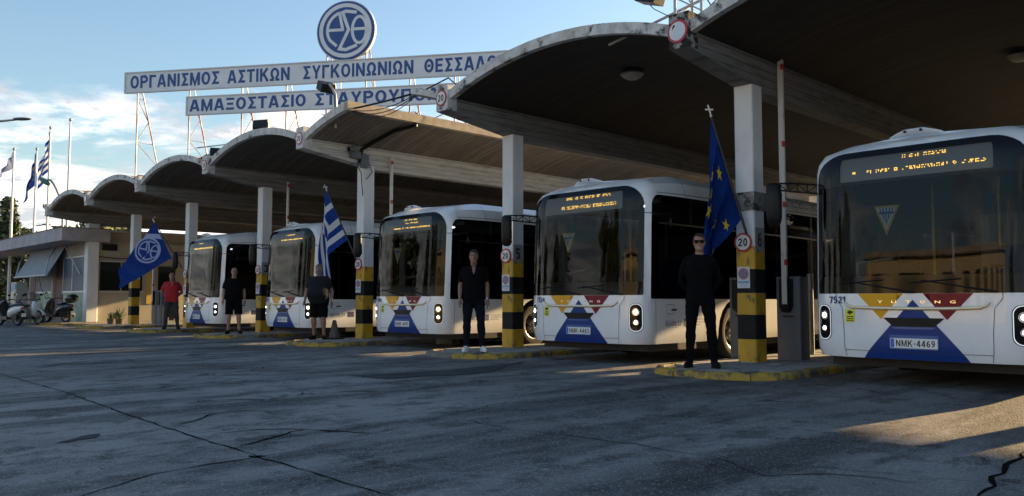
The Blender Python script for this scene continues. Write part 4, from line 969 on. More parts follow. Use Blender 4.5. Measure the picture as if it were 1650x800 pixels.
ceiling_light(PX[6] + 2.61, 15.5, arc(2.61) - .2, 'round lamp deep under the nearest vault above the cut bus')
def flood(loc, rz, label):
    t = thing('floodlight', label, 'floodlight', loc, rz, 'black floodlights on the vault roofs')
    MB().prism([(-.05, 0), (.10, -.06), (.16, .17), (-.02, .20)], lambda a, b: (-.22, a, b + .1), lambda a, b: (.22, a, b + .1)).build('lamp_housing', M_PLAS, t)
    MB().box(-.24, -.225, -.02, .02, -.02, .22).box(.225, .24, -.02, .02, -.02, .22).box(-.24, .24, -.02, .02, -.04, -.02).build('lamp_bracket', M_STEEL, t)
flood((PX[3] + 2.55, 9.75, 5.42), .5, 'black floodlight on the vault crown left of the warm roof edge')
flood((PX[3] + .15, 9.7, 5.0), 1.2, 'small black floodlight in the roof valley above the second bus from the left')
# curved roof lamp over the open bay
t = thing('roof_lamp', 'curved grey lamp arm with black floodlight in front of the roof sign', 'lamp', (-15.95, 9.75, 4.95))
MB().tube([(0, 0, 0), (0, 0, .62), (-.03, 0, .78), (-.12, -.02, .92), (-.24, -.04, 1.04)], [.035, .035, .032, .03, .028], 8).build('lamp_arm', M_STEEL, t, smooth=60)
MB().obox((-.36, -.05, 1.0), Vector((.10, 0, -.06)), Vector((.02, .16, 0)), Vector((.04, 0, .09))).build('lamp_head', M_PLAS, t); MB().obox((-.41, -.05, .94), Vector((.085, 0, -.05)), Vector((.018, .13, 0)), Vector((.006, 0, .010))).build('lamp_glass', M_REFL, t)
MB().tube([(-.02, -.03, .05), (.04, -.04, .4), (-.02, -.04, .75), (-.2, -.06, .92)], .010, 5).build('lamp_cable', M_PLAS, t)
# camera and cables on the warm lit column line
t = thing('cctv_camera', 'grey security camera with cables on the warm lit column line beam', 'camera', (PX[4] + .16, 10.75, 4.55))
MB().box(0, .12, -.13, .13, -.08, .08).build('camera_bracket', M_GREY, t); MB().tube([(.18, -.02, .16), (.18, -.26, .10)], .07, 12).build('camera_body', M_GREY, t); MB().lathe([(.001, -.275), (.055, -.27), (.06, -.25)], (.18, 0, .10), 'y', 12).build('camera_lens', M_FRIT, t)
MB().box(.0, .10, .16, .36, -.28, .04).build('junction_box', M_GREY, t)
t = thing('roof_conduit', 'black cable duct running down under the warm lit roof edge', 'conduit', (0, 0, 0))
k0 = arc(1.8) - .16
MB().tube([(PX[4] + 1.90, 11.3, k0 + .22), (PX[4] + 1.90, 11.3, k0 - .06), (PX[4] + 1.2, 11.2, arc(1.2) - .17), (PX[4] + .5, 11.1, arc(.5) - .17), (PX[4] + .19, 10.95, 4.72), (PX[4] + .18, 10.9, 4.4)], .045, 8).build('duct', M_PLAS, t, smooth=50)
MB().tube([(PX[4] + .17, 10.9, 4.5), (PX[4] + .22, 10.8, 4.3), (PX[4] + .17, 10.95, 4.15), (PX[4] + .17, 11.0, 3.6)], .012, 6).tube([(PX[4] + .17, 11.15, 4.45), (PX[4] + .20, 11.25, 4.2), (PX[4] + .17, 11.1, 4.0)], .010, 6).build('loose_cable', M_PLAS, t, smooth=50)
mb = MB(); A = Vector((PX[4] + 1.7, 9.6, 5.2)); B = Vector((PX[5] - .95, 9.6, 5.12))
for sag, r in ((.02, .022), (.16, .010), (.24, .010), (.32, .008)):
    mb.tube([A.lerp(B, k / 10) + Vector((0, .0, -sag * 4 * (k / 10) * (1 - k / 10) + .02)) for k in range(11)], r, 5)
mb.tube([B, B + Vector((.5, .3, .25)), B + Vector((.9, .3, -.05)), B + Vector((2.0, .3, .30))], .016, 5)
stuff(tag(mb.build('overhead_cables', M_PLAS, smooth=60), 'sagging black cables strung across the open roof bay before the lower sign', 'cables'))
# lattice and lamp above the nearest beam tip
t = thing('roof_lattice', 'rusty steel lattice with black lamp above the nearest beam tip', 'lattice', (PX[6], 9.62, 5.05))
mb = MB(); C_ = [(-.22, 0), (.22, 0), (.22, .44), (-.22, .44)]
for x, y in C_: MB().tube([(x, y, -.05), (x, y, 1.6)], .022, 6).build('leg', M_RUST, t)
for k in range(5):
    for a in range(4):
        p, q = C_[a], C_[(a + 1) % 4]; z = .05 + .3 * k; MB().tube([(p[0], p[1], z), (q[0], q[1], z + .3)] if k % 2 else [(p[0], p[1], z + .3), (q[0], q[1], z)], .011, 5).build('brace', M_RUST, t)
MB().tube([(-1.6, .2, .02), (1.3, .1, .42)], .02, 6).build('tie_rod', M_RUST, t)
MB().obox((-.62, -.05, .42), Vector((.17, 0, -.06)), Vector((0, .12, 0)), Vector((.02, 0, .06))).build('lamp_head', M_PLAS, t)
MB().tube([(-.45, 0, .40), (-.2, 0, .34)], .018, 6).build('lamp_arm', M_PLAS, t)
t = thing('hanging_cable', 'thin cable curving against the sky above the vault crown', 'cable', (PX[6] - 1.0, 9.7, 5.3)); MB().tube([(-.1, 0, .9), (0, 0, .55), (.16, 0, .28), (.36, 0, .06), (.6, 0, -.1)], .007, 5).build('cable_run', M_PLAS, t)
for i in (1, 2, 3):
    t = thing('roof_gutter_tiles', {1: 'small pile of broken red tiles in the leftmost roof valley', 2: 'broken red tiles in the roof valley at the foot of the leftmost lattice tower', 3: 'broken red tiles in the roof valley above the second bus from the left'}[i], 'tiles', (PX[i] - .35, 9.55, 5.0), 0, 'broken tiles in the roof valleys')
    for k in range(3): MB().obox((k * .16 - .1, 0, .05 + .02 * k), Vector((.11, 0, .015 * (k - 1))), Vector((0, .12, 0)), Vector((0, 0, .018))).build('tile', mat('tile_red', (.24, .08, .05), .85), t)

# ------------------------------------------------------------------ booth
M_RENDER = mat('booth_cream_render', (.38, .345, .285), .85, col2=(.32, .29, .24), nscale=1.2, dirt=(.30, .26, .21), dscale=1.5, drange=(.58, .72), bump=.2)
M_FASC = mat('booth_fascia_grey', (.42, .385, .41), .7, col2=(.28, .265, .28), nscale=1.5, bump=.1)
M_GREEN = mat('booth_pale_green', (.36, .44, .30), .7, col2=(.30, .37, .26), nscale=1.5, dirt=(.12, .14, .10), dscale=1.0, drange=(.52, .68))
M_PINK = mat('booth_pink_brown', (.22, .12, .10), .75, col2=(.18, .10, .085), nscale=2)
M_BGL = mat('booth_frosted_glass', (.13, .16, .20), .55, col2=(.10, .12, .15), nscale=2, spec=.3)
M_DKG = mat('booth_dark_glass', (.012, .014, .016), .08, spec=.6)
M_ALU = mat('aluminium_frame', (.50, .51, .52), .45, .4)
bx, by, bz = -42.5, 14.5, 0
b = thing('booth', 'low cream booth with flat grey roof beside the scooters', 'building', (bx, by, 0))
Q = lambda x0, x1, y0, y1, z0, z1: MB().box(x0 - bx, x1 - bx, y0 - by, y1 - by, z0, z1)
Q(-47.3, -37.75, 11.1, 19.5, 0, 3.60).build('wall', M_RENDER, b)
Q(-47.2, -37.9, 11.3, 19.5, 3.60, 4.02).build('upper_wall', M_RENDER, b)
MB().box(-56 - bx, -37.35 - bx, 9.9 - by, 11.8 - by, 3.56, 4.10).build('roof_fascia', M_FASC, b)
Q(-56.0, -37.40, 11.8, 19.6, 4.02, 4.10).build('roof', M_FASC, b); Q(-56.03, -37.32, 9.87, 11.83, 4.10, 4.125).build('roof_edge_trim', mat('trim_brown', (.13, .09, .07), .7), b)
# front wall details (facing the yard)
x = -47.2
for (a0, a1, nm, m_, z0, z1) in ((-46.9, -46.0, 'door', M_PINK, .1, 2.6), (-45.7, -43.0, 'lower_panel', M_GREEN, .08, 1.40), (-45.7, -43.0, 'window', M_BGL, 1.48, 2.75), (-42.4, -41.4, 'door', M_PINK, .1, 2.9), (-41.2, -38.2, 'lower_panel', M_GREEN, .08, 1.40), (-41.2, -39.9, 'window', M_BGL, 1.48, 2.95), (-39.8, -38.2, 'window', M_BGL, 1.48, 2.95)):
    o = Q(a0, a1, 11.06, 11.11, z0, z1).build(nm, m_, b)
    if nm == 'window': MB().box(a0 - .04 - bx, a1 + .04 - bx, 11.02 - by, 11.09 - by, z0 - .08, z0 - .003).build('sill', M_ALU, o); MB().box(a0 - .04 - bx, a0 - bx, 11.03 - by, 11.10 - by, z0, z1).box(a1 - bx, a1 + .04 - bx, 11.03 - by, 11.10 - by, z0, z1).box(a0 - bx, a1 - bx, 11.03 - by, 11.10 - by, z1, z1 + .05).build('frame', M_ALU, o)
Q(-42.75, -42.45, 10.95, 11.2, .0, 3.56).build('corner_pillar', mat('pillar_dusty_pink', (.38, .30, .28), .8), b)
# side wall facing the buses
def side(y0, y1, z0, z1, nm, m_, off=.04): return MB().box(-37.76 - bx, -37.75 + off - bx, y0 - by, y1 - by, z0, z1).build(nm, m_, b)
o = side(11.55, 13.3, 1.48, 2.72, 'window', M_DKG); MB().box(-37.74 - bx, -37.66 - bx, 11.5 - by, 13.35 - by, 1.40, 1.475).build('sill', M_ALU, o); MB().box(-37.72 - bx, -37.69 - bx, 11.5 - by, 13.35 - by, 2.725, 2.78).box(-37.72 - bx, -37.69 - bx, 12.38 - by, 12.42 - by, 1.48, 2.72).build('frame', M_ALU, o)
o = side(14.0, 14.75, .15, 2.6, 'door', M_DKG); side(11.6, 12.2, 3.22, 3.5, 'vent_grille', M_PLAS, .10); o = side(15.3, 17.2, 1.4, 2.7, 'window', M_DKG)
o = side(13.5, 13.8, .9, 2.4, 'notice_panel', mat('notice_ochre', (.45, .32, .08), .7))
MB().tube([(-37.70 - bx, 11.4 - by, 2.95), (-37.70 - bx, 12.2 - by, 2.88), (-37.70 - bx, 13.2 - by, 2.93), (-37.70 - bx, 14.8 - by, 2.98)], .02, 6).build('cable_run', M_PLAS, b)
# pavement in front of booth with yellow edge
p = MB().box(-48, -33.6, 10.25, 21, 0, .12); struct(p.build('booth_pavement', M_SLAB))
yk = thing('yellow_kerb', 'long bright yellow kerb in front of the booth and scooters', 'kerb', (-40, 10.15, 0))
for k in range(24): MB().box(-8 + .6 * k + .006, -8 + .6 * k + .594, -.10, .10, 0, .135).build('kerb_stone', M_KERB, yk)
# awning
aw = thing('awning', 'pale drop arm awning hanging open under the booth fascia', 'awning', (-41.0, 11.0, 0))
x0, x1 = -5.55, .05
def awf(u, v):      # u across, v down
    sag = .05 * math.sin(math.pi * v); return (x0 + (x1 - x0) * u, .02 - .73 * v, 3.55 - 1.33 * v - sag + .012 * math.sin(u * 30))
patch(awf, [(0, 0), (1, 0), (1, 1), (0, 1)], step=.08, name='awning_cloth', m=mat('awning_cloth', (.30, .33, .36), .8, col2=(.25, .28, .31), nscale=3), parent=aw, thick=.006, smooth=60)
MB().tube([(x0 - .05, -.73, 2.19), (x1 + .05, -.73, 2.19)], .04, 8).build('front_bar', M_ALU, aw)
for u in (0.05, .97): xx = x0 + (x1 - x0) * u; MB().tube([(xx - 1.4, -.02, 3.52), (xx - .4, -.50, 2.95), (xx + .0, -.74, 2.2)], .03, 6).build('fold_arm', M_ALU, aw)
for xx in (x1 + .1,): MB().tube([(xx + .6, -.2, 3.5), (xx + 2.2, .02, 2.2)], .03, 6).build('stay_rod', M_ALU, aw)
MB().tube([(x1 - 1.2, -.72, 2.15), (x1 - 1.25, -.6, 1.6), (x1 - 1.5, -.3, 1.1)], .012, 5).build('crank_rod', M_PLAS, aw)
# gate, kiosk at the far left
g = thing('sliding_gate', 'blue grey sheet gate at the far left edge beyond the booth', 'gate', (-55, 13.5, 0))
for k in range(9): MB().box(-3.6 + k * .8, -3.6 + k * .8 + .76, -.03, .03, .1, 2.4).build('gate_panel', mat('gate_blue', (.10, .14, .18), .6, col2=(.14, .18, .22), nscale=2), g)
MB().box(-3.7, 3.7, -.05, .05, 2.4, 2.48).box(-3.7, 3.7, -.05, .05, .02, .1).build('gate_rail', M_STEEL, g)
k = thing('ticket_machine', 'pale box shaped machine with blue header standing left of the booth', 'machine', (-48.4, 10.9, 0))
MB().box(-.55, .55, -.25, .25, 0, 2.0).build('machine_body', mat('machine_grey', (.36, .38, .36), .6), k); MB().box(-.45, .45, -.27, -.25, 1.65, 1.9).build('header_panel', M_SBLUE, k); MB().box(-.40, .40, -.265, -.25, .55, 1.5).build('front_screen', mat('machine_screen', (.10, .11, .10), .3), k)
for j, (xx, yy) in enumerate(((-34.4, 11.0), (-33.9, 11.15), (-34.9, 11.3))):
    t = thing('potted_plant', ['low leafy plant in a pot against the lit booth wall', 'tall leafy plant in a pot left of the leftmost banded column', 'small straggly plant at the foot of the booth wall'][j], 'plant', (xx, yy, .148 if xx > -33.8 else .12), 0, 'potted plants by the booth wall')
    MB().lathe([(.001, 0), (.13, 0), (.17, .22), (.15, .22), (.001, .20)], (0, 0, 0), 'z', 14).build('pot', mat('pot_dark', (.10, .07, .05), .8), t, smooth=40)
    rn = random.Random(j); mb = MB()
    for q in range(46):
        a = rn.uniform(0, 6.28); el = rn.uniform(.3, 1.4); L_ = rn.uniform(.18, .42) * (1.5 if j == 1 else 1); d = Vector((math.cos(a) * math.cos(el), math.sin(a) * math.cos(el), math.sin(el))); s_ = d.cross(Vector((0, 0, 1))).normalized() * .025
        p0 = Vector((0, 0, .2)); pm = p0 + d * L_ * .6; pe = p0 + d * L_ + Vector((0, 0, -.08)); mb.add([p0, pm + s_, pe, pm - s_], [(0, 1, 2, 3)])
    stuff(mb.build('leaves', mat('plant_leaf', (.07, .11, .035), .6), t, fix=False))

# ------------------------------------------------------------------ flagpoles and lamps on the left
def ray_at(px, dist):      # ground point under a photograph column at a given depth
    c = (px - 825) / FPX * dist; f0 = Vector((-math.cos(YAW), math.sin(YAW), 0)); q = f0 * dist + _r * c; return Vector((q.x, q.y, 0))
def hz(py, dist): return EYE + (484 - py) / FPX * dist * 1.0
M_POLE = mat('flagpole_white', (.66, .67, .68), .4)
def cloth(parent, F, regions, name='cloth', step=.06, base=None):
    return patch(F, [(0, 0), (1, 0), (1, 1), (0, 1)], step=step, name=name, m=base, parent=parent, smooth=180)
FLAGBLUE = mat('flag_blue', (.010, .045, .26), .8, col2=(.02, .065, .30), nscale=3); FLAGEU = mat('flag_eu_blue', (.006, .028, .17), .8, col2=(.01, .04, .22), nscale=3); FLAGW = mat('flag_white', (.66, .68, .72), .8); FLAGY = mat('flag_gold', (.75, .58, .03), .8)
FLAGP = mat('flag_pale', (.30, .34, .50), .8, col2=(.22, .26, .42), nscale=3)
for m_ in (FLAGBLUE, FLAGEU, FLAGW, FLAGP, FLAGY):
    nt = m_.node_tree; b = nt.nodes['Principled BSDF']; b.inputs['Specular IOR Level'].default_value = .1; out = nt.nodes['Material Output']
    tl = nt.nodes.new('ShaderNodeBsdfTranslucent'); mx = nt.nodes.new('ShaderNodeMixShader'); mx.inputs[0].default_value = .35
    src = b.inputs['Base Color'].links[0].from_socket if b.inputs['Base Color'].links else None
    if src: nt.links.new(src, tl.inputs[0])
    else: tl.inputs[0].default_value = b.inputs['Base Color'].default_value
    nt.links.new(b.outputs[0], mx.inputs[1]); nt.links.new(tl.outputs[0], mx.inputs[2]); nt.links.new(mx.outputs[0], out.inputs[0])
def greek(F, parent, sub=1):
    for k in range(9):
        a, c = k / 9, (k + 1) / 9; m_ = FLAGBLUE if k % 2 == 0 else FLAGW; v0 = .37 if k < 5 else 0
        patch(F, [(a, v0), (c, v0), (c, 1), (a, 1)], step=.05, name='flag_stripe', m=m_, parent=parent, smooth=180)
    for (u0, u1, v0, v1) in ((0, 2 / 9, 0, .148), (0, 2 / 9, .222, .37), (3 / 9, 5 / 9, 0, .148), (3 / 9, 5 / 9, .222, .37)): patch(F, [(u0, v0), (u1, v0), (u1, v1), (u0, v1)], step=.05, name='canton_blue', m=FLAGBLUE, parent=parent, smooth=180)
    patch(F, [(0, .148), (2 / 9, .148), (2 / 9, 0), (3 / 9, 0), (3 / 9, .148), (5 / 9, .148), (5 / 9, .222), (3 / 9, .222), (3 / 9, .37), (2 / 9, .37), (2 / 9, .222), (0, .222)], step=.05, name='canton_cross', m=FLAGW, parent=parent, smooth=180)
def star(cx, cy, r, asp=1.0, rot=0): return [(cx + asp * (r if k % 2 == 0 else r * .4) * math.sin(rot + math.pi * k / 5), cy - (r if k % 2 == 0 else r * .4) * math.cos(rot + math.pi * k / 5)) for k in range(10)]
def eu(F, Fo, parent):
    patch(F, [(0, 0), (1, 0), (1, 1), (0, 1)], step=.05, name='flag_field', m=FLAGEU, parent=parent, smooth=180)
    for k in range(12):
        a = 2 * math.pi * k / 12; c, d = .5 + .30 * math.cos(a), .5 + .20 * math.sin(a)
        for s_ in (1, -1): patch(lambda u, v: Fo(u, v, .006 * s_), [(y, x) for x, y in star(d, c, .062 * .67, 1, 0)] if False else [(c + (p - c) * 1.0, q) for p, q in [(c + yy * 1.5, d + xx) for xx, yy in [(q_[0], q_[1]) for q_ in star(0, 0, .052)]]], step=.03, name='star', m=FLAGY, parent=parent, inner=False)
def offs(F):
    def g(u, v, o):
        p = Vector(F(u, v)); a = Vector(F(u + .01, v)) - p; b_ = Vector(F(u, v + .01)) - p; n = a.cross(b_).normalized(); return tuple(p + n * o)
    return g
for (px, top, dist, kind, lab) in ((15, 240, 46, 'pale', 'white flagpole flying a pale blue flag at the left edge'), (52, 240, 46, 'eu', 'white flagpole with a blue European flag above the booth'), (73, 205, 46, 'gr', 'white flagpole with a limp Greek flag above the booth'), (105, 192, 42, None, 'tall bare white flagpole right of the Greek flagpole')):
    q = ray_at(px, dist); h = hz(top, dist)
    if kind == 'gr': fl0 = q
    t = thing('flagpole', lab, 'flagpole', q, 0, 'flagpoles behind the booth')
    MB().tube([(0, 0, 0), (0, 0, h * .5), (0, 0, h)], [.09, .07, .045], 10).build('pole', M_POLE, t, smooth=50); MB().ell((0, 0, h + .05), (.08, .08, .09)).tube([(-.12, 0, h - .04), (.12, 0, h - .04)], .02, 6).build('finial', M_STEEL, t, smooth=60)
    if kind:
        fl = thing('hoisted_flag', {'pale': 'pale blue and white flag hanging from the leftmost pole', 'eu': 'blue flag with gold stars hanging from the second pole', 'gr': 'Greek striped flag hanging from the third pole'}[kind], 'flag', (q.x, q.y, h))
        W_, H_ = {'pale': (1.0, 1.7), 'eu': (.70, 3.2), 'gr': (.62, 3.5)}[kind]
        sgn = -1; rv = _r * sgn
        def F(u, v, W_=W_, H_=H_, kind=kind):
            # u down the hoist, v along the fly; the cloth hangs limp
            sw = (v ** .8) * (.35 + .65 * u) * W_; dz = -.1 - u * H_ * .55 - v * H_ * .42
            if kind == 'gr': sw = v * (.5 + .5 * math.sin(u * 2.2)) * W_ - .35 * (1 - u) * (1 - v) * W_ * math.sin(u * 3) ; dz = -.1 - u * H_ * .6 - v * H_ * .38
            p = rv * sw + _f * (.14 * math.sin(u * 7 + v * 9) * v) + rv * (.07 * math.sin(v * 12 + u * 3))
            return (p.x, p.y, dz)
        if kind == 'pale':
            patch(F, [(0, 0), (1, 0), (1, 1), (0, 1)], step=.06, name='flag_field', m=FLAGP, parent=fl, smooth=180)
        elif kind == 'eu': eu(F, offs(F), fl)
        else: greek(F, fl)
# green street lamp
q = ray_at(98, 40); h = hz(290, 40)
t = thing('street_lamp', 'green headed lamp on curved grey pole above the booth roof', 'street lamp', q)
MB().tube([(0, 0, 0), (0, 0, h - 1.2)] + [tuple(-_r * (.05 + .75 * k / 5) * 1.0 + Vector((0, 0, h - 1.2 + 1.25 * math.sin(rad(18 * k))))) for k in range(1, 6)], .06, 8).build('pole', M_STEEL, t, smooth=60)
c = -_r * .95 + Vector((0, 0, h - .05)); MB().ell(c, (.34, .16, .13), rot=Matrix.Rotation(rad(35), 3, _f) @ Matrix.Rotation(YAW, 3, 'Z')).build('lamp_head', mat('lamp_green', (.05, .16, .12), .5), t, smooth=60)
q = ray_at(-20, 30); h = hz(190, 30)
t = thing('street_lamp', 'flat grey street lamp head reaching in at the top left edge', 'street lamp', q); e = _r * 1.27
MB().tube([(0, 0, 0), (0, 0, h - .25), tuple(_r * .1 + Vector((0, 0, h - .08))), tuple(e * .7 + Vector((0, 0, h)))], [.08, .06, .045, .035], 8).build('pole', M_STEEL, t, smooth=60); MB().ell(e * .82 + Vector((0, 0, h + .02)), (.36, .12, .06), rot=Matrix.Rotation(math.atan2(_r.y, _r.x), 3, 'Z')).build('lamp_head', mat('lamp_dark', (.09, .10, .11), .4), t, smooth=60)
q = ray_at(50, 60); h = hz(362, 60)
t = thing('street_lamp', 'tiny distant street lamp between the flagpoles above the booth roof', 'street lamp', q); MB().tube([(0, 0, 0), (0, 0, h - .3), tuple(_r * .2 + Vector((0, 0, h - .1))), tuple(_r * .9 + Vector((0, 0, h)))], .05, 6).build('pole', M_STEEL, t); MB().ell(_r * 1.0 + Vector((0, 0, h)), (.3, .3, .07)).build('lamp_head', M_STEEL, t, smooth=60)

# ------------------------------------------------------------------ trees
M_BARK = mat('bark', (.10, .075, .055), .9, col2=(.06, .045, .035), nscale=6, bump=.6)
LEAFM = [mat('leaf_dark', (.035, .055, .022), .7, col2=(.06, .085, .03), nscale=2), mat('leaf_olive', (.085, .095, .03), .7, col2=(.05, .07, .025), nscale=2), mat('leaf_mid', (.05, .085, .03), .7, col2=(.09, .11, .035), nscale=2)]
def tree(loc, h, r, label, kind=0, seed=0, n=1500, conifer=False, leaf=.22, crown0=.35, group=None):
    t = thing('tree' if not conifer else 'conifer_tree', label, 'tree', loc, 0, group); rn = random.Random(seed)
    tr = MB(); lean = Vector((rn.uniform(-.3, .3), rn.uniform(-.3, .3), 0))
    tr.tube([(0, 0, 0), tuple(lean * .5 + Vector((0, 0, h * .4))), tuple(lean + Vector((0, 0, h * .93)))], [h * .025 + .05, h * .018 + .03, .03], 8)
    clumps = []
    if conifer:
        L_ = int(h / .45)
        for k in range(L_):
            z = h * (crown0 * .4) + (h * .98 - h * crown0 * .4) * k / L_; rr = r * (1 - (z / h)) ** .8 * rn.uniform(.6, 1.15) + .1
            for a in range(5): an = rn.uniform(0, 6.28); d = Vector((math.cos(an), math.sin(an), -.18)); tr.tube([(0, 0, z), tuple(Vector((0, 0, z)) + d * rr)], [.03, .01], 4, cap=False); 
            for a in range(6):
                an = 6.28 * a / 6 + rn.uniform(-.4, .4)
                for q in (.45, .75, 1.0): clumps.append((Vector((math.cos(an) * rr * q, math.sin(an) * rr * q, z - .22 * rr * q)), .26 * r ** .5))
    else:
        for k in range(26):
            a = rn.uniform(0, 6.28); el = rn.uniform(-.5, 1.4); d = Vector((math.cos(a) * math.cos(el), math.sin(a) * math.cos(el), math.sin(el) * (1 - crown0) * h / (2 * r)))
            c = Vector((0, 0, h * (crown0 + (1 - crown0) * .48))) + d * r * rn.uniform(.45, .9); c.z = min(c.z, h - .3); clumps.append((c, r * rn.uniform(.22, .36)))
            if k % 2 == 0: tr.tube([tuple(lean * .4 + Vector((0, 0, h * rn.uniform(.3, .6)))), tuple(c * .8 + Vector((0, 0, c.z * .15))), tuple(c)], [.07, .04, .015], 5, cap=False)
    tr.build('trunk', M_BARK, t, smooth=60)
    mb = MB()
    for k in range(n):
        c, cr = rn.choice(clumps); d = Vector((rn.gauss(0, 1), rn.gauss(0, 1), rn.gauss(0, 1))).normalized() * cr * rn.uniform(.3, 1.05) ** .6; p = c + d
        u = Vector((rn.gauss(0, 1), rn.gauss(0, 1), rn.gauss(0, 1))).normalized(); w = u.cross(d if d.length > .01 else Vector((0, 0, 1))).normalized(); s_ = leaf * rn.uniform(.5, 1.2)
        mb.add([p - u * s_, p + w * s_ * .45, p + u * s_, p - w * s_ * .45], [(0, 1, 2, 3)])
    stuff(mb.build('crown', LEAFM[kind], t, fix=False)); return t
tree(ray_at(10, 62), hz(312, 62), 1.7, 'dark conifer at the left edge behind the leftmost flagpole', 0, 1, 2600, True, .30, .3)
tree(ray_at(-12, 56), hz(375, 56), 2.2, 'sunlit olive green bush at the left edge above the booth roof', 1, 2, 1500, leaf=.2, crown0=.1)
tree(ray_at(14, 50), hz(398, 50), 1.6, 'dark leafy bush under the booth roof at the left edge', 2, 3, 1500, leaf=.16, crown0=.05)
for k, (px, top, d, rr, lab) in enumerate(((115, 352, 52, 1.7, 'thin evergreen showing left of the first vault'), (145, 342, 60, 2.2, 'spreading tree behind the booth left of the leftmost column'), (172, 346, 60, 2.6, 'leafy tree between the first two canopy columns'), (198, 350, 64, 2.4, 'small tree crown beside the leftmost banded column'), (40, 362, 66, 1.6, 'low distant shrub between the flagpoles'))):
    tree(ray_at(px, d), hz(top, d), rr, lab, (0, 1, 2, 1, 0)[k], 20 + k, 1500, leaf=.24, crown0=.2)
TB = [(-26, 41, 8.2), (-20.8, 42, 8.8), (-17.2, 41, 9.2), (-13.2, 41, 9.2), (6.2, 41, 9.4), (9.8, 42, 9.6), (13.6, 42, 9.6)]  # unseen trees placed to block low sun, gaps left for lit patches
for k, (x, y, h) in enumerate(TB):
    tree((x, y, 0), h, 2.3, 'unseen leafy tree added behind the bus canopy to block low sun', 2 if k % 2 else 0, 50 + k, 2600, leaf=.42, crown0=.12, group='unseen trees added to block low sun')
tree((-5.35, 41, 0), 9.8, 1.25, 'narrow unseen cypress added behind the bus canopy to block low sun', 0, 77, 2600, True, .4, .05, 'unseen trees added to block low sun')  # unseen cypress added to shade the lane between two buses
# surroundings behind the photographer (seen in the windscreens)
TC = [(-38, -18, 8), (-30, -20, 9.5), (-23.5, -17, 9), (-48, -14, 9), (12, -30, 8)]
for k, (x, y, h) in enumerate(TC): tree((x, y, 0), h, 2.9, 'tree across the yard reflected in the bus windscreens', k % 3, 80 + k, 1600, leaf=.40, crown0=.2, group='trees across the yard')
ob = thing('office_building', 'cream two storey depot office across the yard with outside stair', 'building', (-9, -23, 0))
MB().box(-11, 13, -6, 0, 0, 6.2).build('wall', mat('office_cream', (.60, .52, .36), .85, col2=(.55, .47, .32), nscale=1), ob); MB().box(-11.4, 13.4, -6.4, .5, 6.2, 6.5).build('roof', M_FASC, ob)
for k in range(9):
    for z in (1.0, 4.0): w = MB().box(-10 + 2.5 * k, -8.7 + 2.5 * k, 0, .05, z, z + 1.4).build('window', M_DKG, ob)
MB().box(-11, 13, .0, 1.3, 3.05, 3.2).build('balcony', mat('office_cream', (0, 0, 0)), ob)
mb = MB()
for k in range(33): mb.tube([(-11 + .75 * k, 1.25, 3.2), (-11 + .75 * k, 1.25, 4.1)], .02, 4)
mb.tube([(-11, 1.25, 4.1), (13, 1.25, 4.1)], .03, 6); mb.tube([(-11, 1.25, 3.6), (13, 1.25, 3.6)], .02, 6); stuff(mb.build('balcony_railing', M_ALU, ob))
for k in range(14): MB().box(2 + .3 * k, 2.3 + .3 * k, 1.3, 2.5, .2 * k, .2 * k + .2).build('stair_step', M_KERBG, ob)
# low hall wall far beyond the canopy
fb = thing('far_shed', 'long low pale shed far behind the parked buses', 'building', (-30, 62, 0)); MB().box(-50, 60, 0, 8, 0, 4.2).build('wall', M_RENDER, fb); MB().box(-50.3, 60.3, -.4, 8.3, 4.2, 4.5).build('roof', M_FASC, fb)
for k in range(24): MB().box(-48 + 4.4 * k, -45 + 4.4 * k, -.05, 0, 1.4, 3.0).build('window', M_DKG, fb)
# ------------------------------------------------------------------ large flags tied to the columns
def pole_dir(px, py, Y):
    d = _f + _r * ((px - 825) / FPX) - _u * ((py - 400) / FPX); t = Y / d.y; return Vector((d.x * t, Y, EYE + d.z * t))
def held_flag(a, b, label, plabel, cross=True, col=None):
    A = pole_dir(a[0], a[1], a[2]); B = pole_dir(b[0], b[1], b[2])
    t = thing('flag_staff', plabel, 'flag staff', B); d = A - B
    MB().tube([(0, 0, 0), tuple(d * .5), tuple(d)], [.022, .018, .014], 8).build('staff', mat('staff_black', (.02, .02, .022), .5) if True else 0, t)
    dn = d.normalized(); sx = _r
    mb = MB(); o = d
    if cross:
        mb.obox(o + dn * .085, sx * .010, _f * .008, dn * .085); mb.obox(o + dn * .11, sx * .048, _f * .008, dn * .010)
        for p in ((o + dn * .11 + sx * .048), (o + dn * .11 - sx * .048), (o + dn * .17)): mb.ell(p, (.018, .012, .018), 8, 6)
        mb.ell(o + dn * .01, (.02, .02, .03), 8, 6)
    else: mb.tube([tuple(o), tuple(o + dn * .10), tuple(o + dn * .18)], [.02, .028, .006], 8)
    mb.build('finial', mat('finial_silver', (.62, .62, .60), .35, .6), t, smooth=50)
    return A, B
# European flag: gathered pleats hanging from the sloping staff
A, B = held_flag((1146, 188, 10.62), (1203, 378, 10.95), '', 'black staff with white cross finial strapped to the nearest column')
t = thing('large_flag', 'large dark blue European flag with gold stars hanging beside the nearest column', 'flag', A); dv = (B - A) * .86
def FE(u, v):
    p = dv * u; drop = v * (2.4 - 1.5 * u)
    sx = -.50 * u * min(1, v * 1.2) - .13 * min(1, v * 1.5) + .09 * math.sin(u * 15 + v * 2.0) * (.15 + v) * (.4 + .6 * (1 - v * .3)) + .05 * v
    sy = .09 * math.sin(u * 15 + 1.3 + v * 1.5) * min(1, .2 + v) + .03 * math.sin(v * 6 + u * 3)
    q = p + _r * sx + _f * sy; return (q.x, q.y, q.z - drop)
patch(FE, [(0, 0), (1, 0), (1, 1), (0, 1)], step=.035, name='flag_field', m=FLAGEU, parent=t, smooth=180)
FEo = offs(FE)
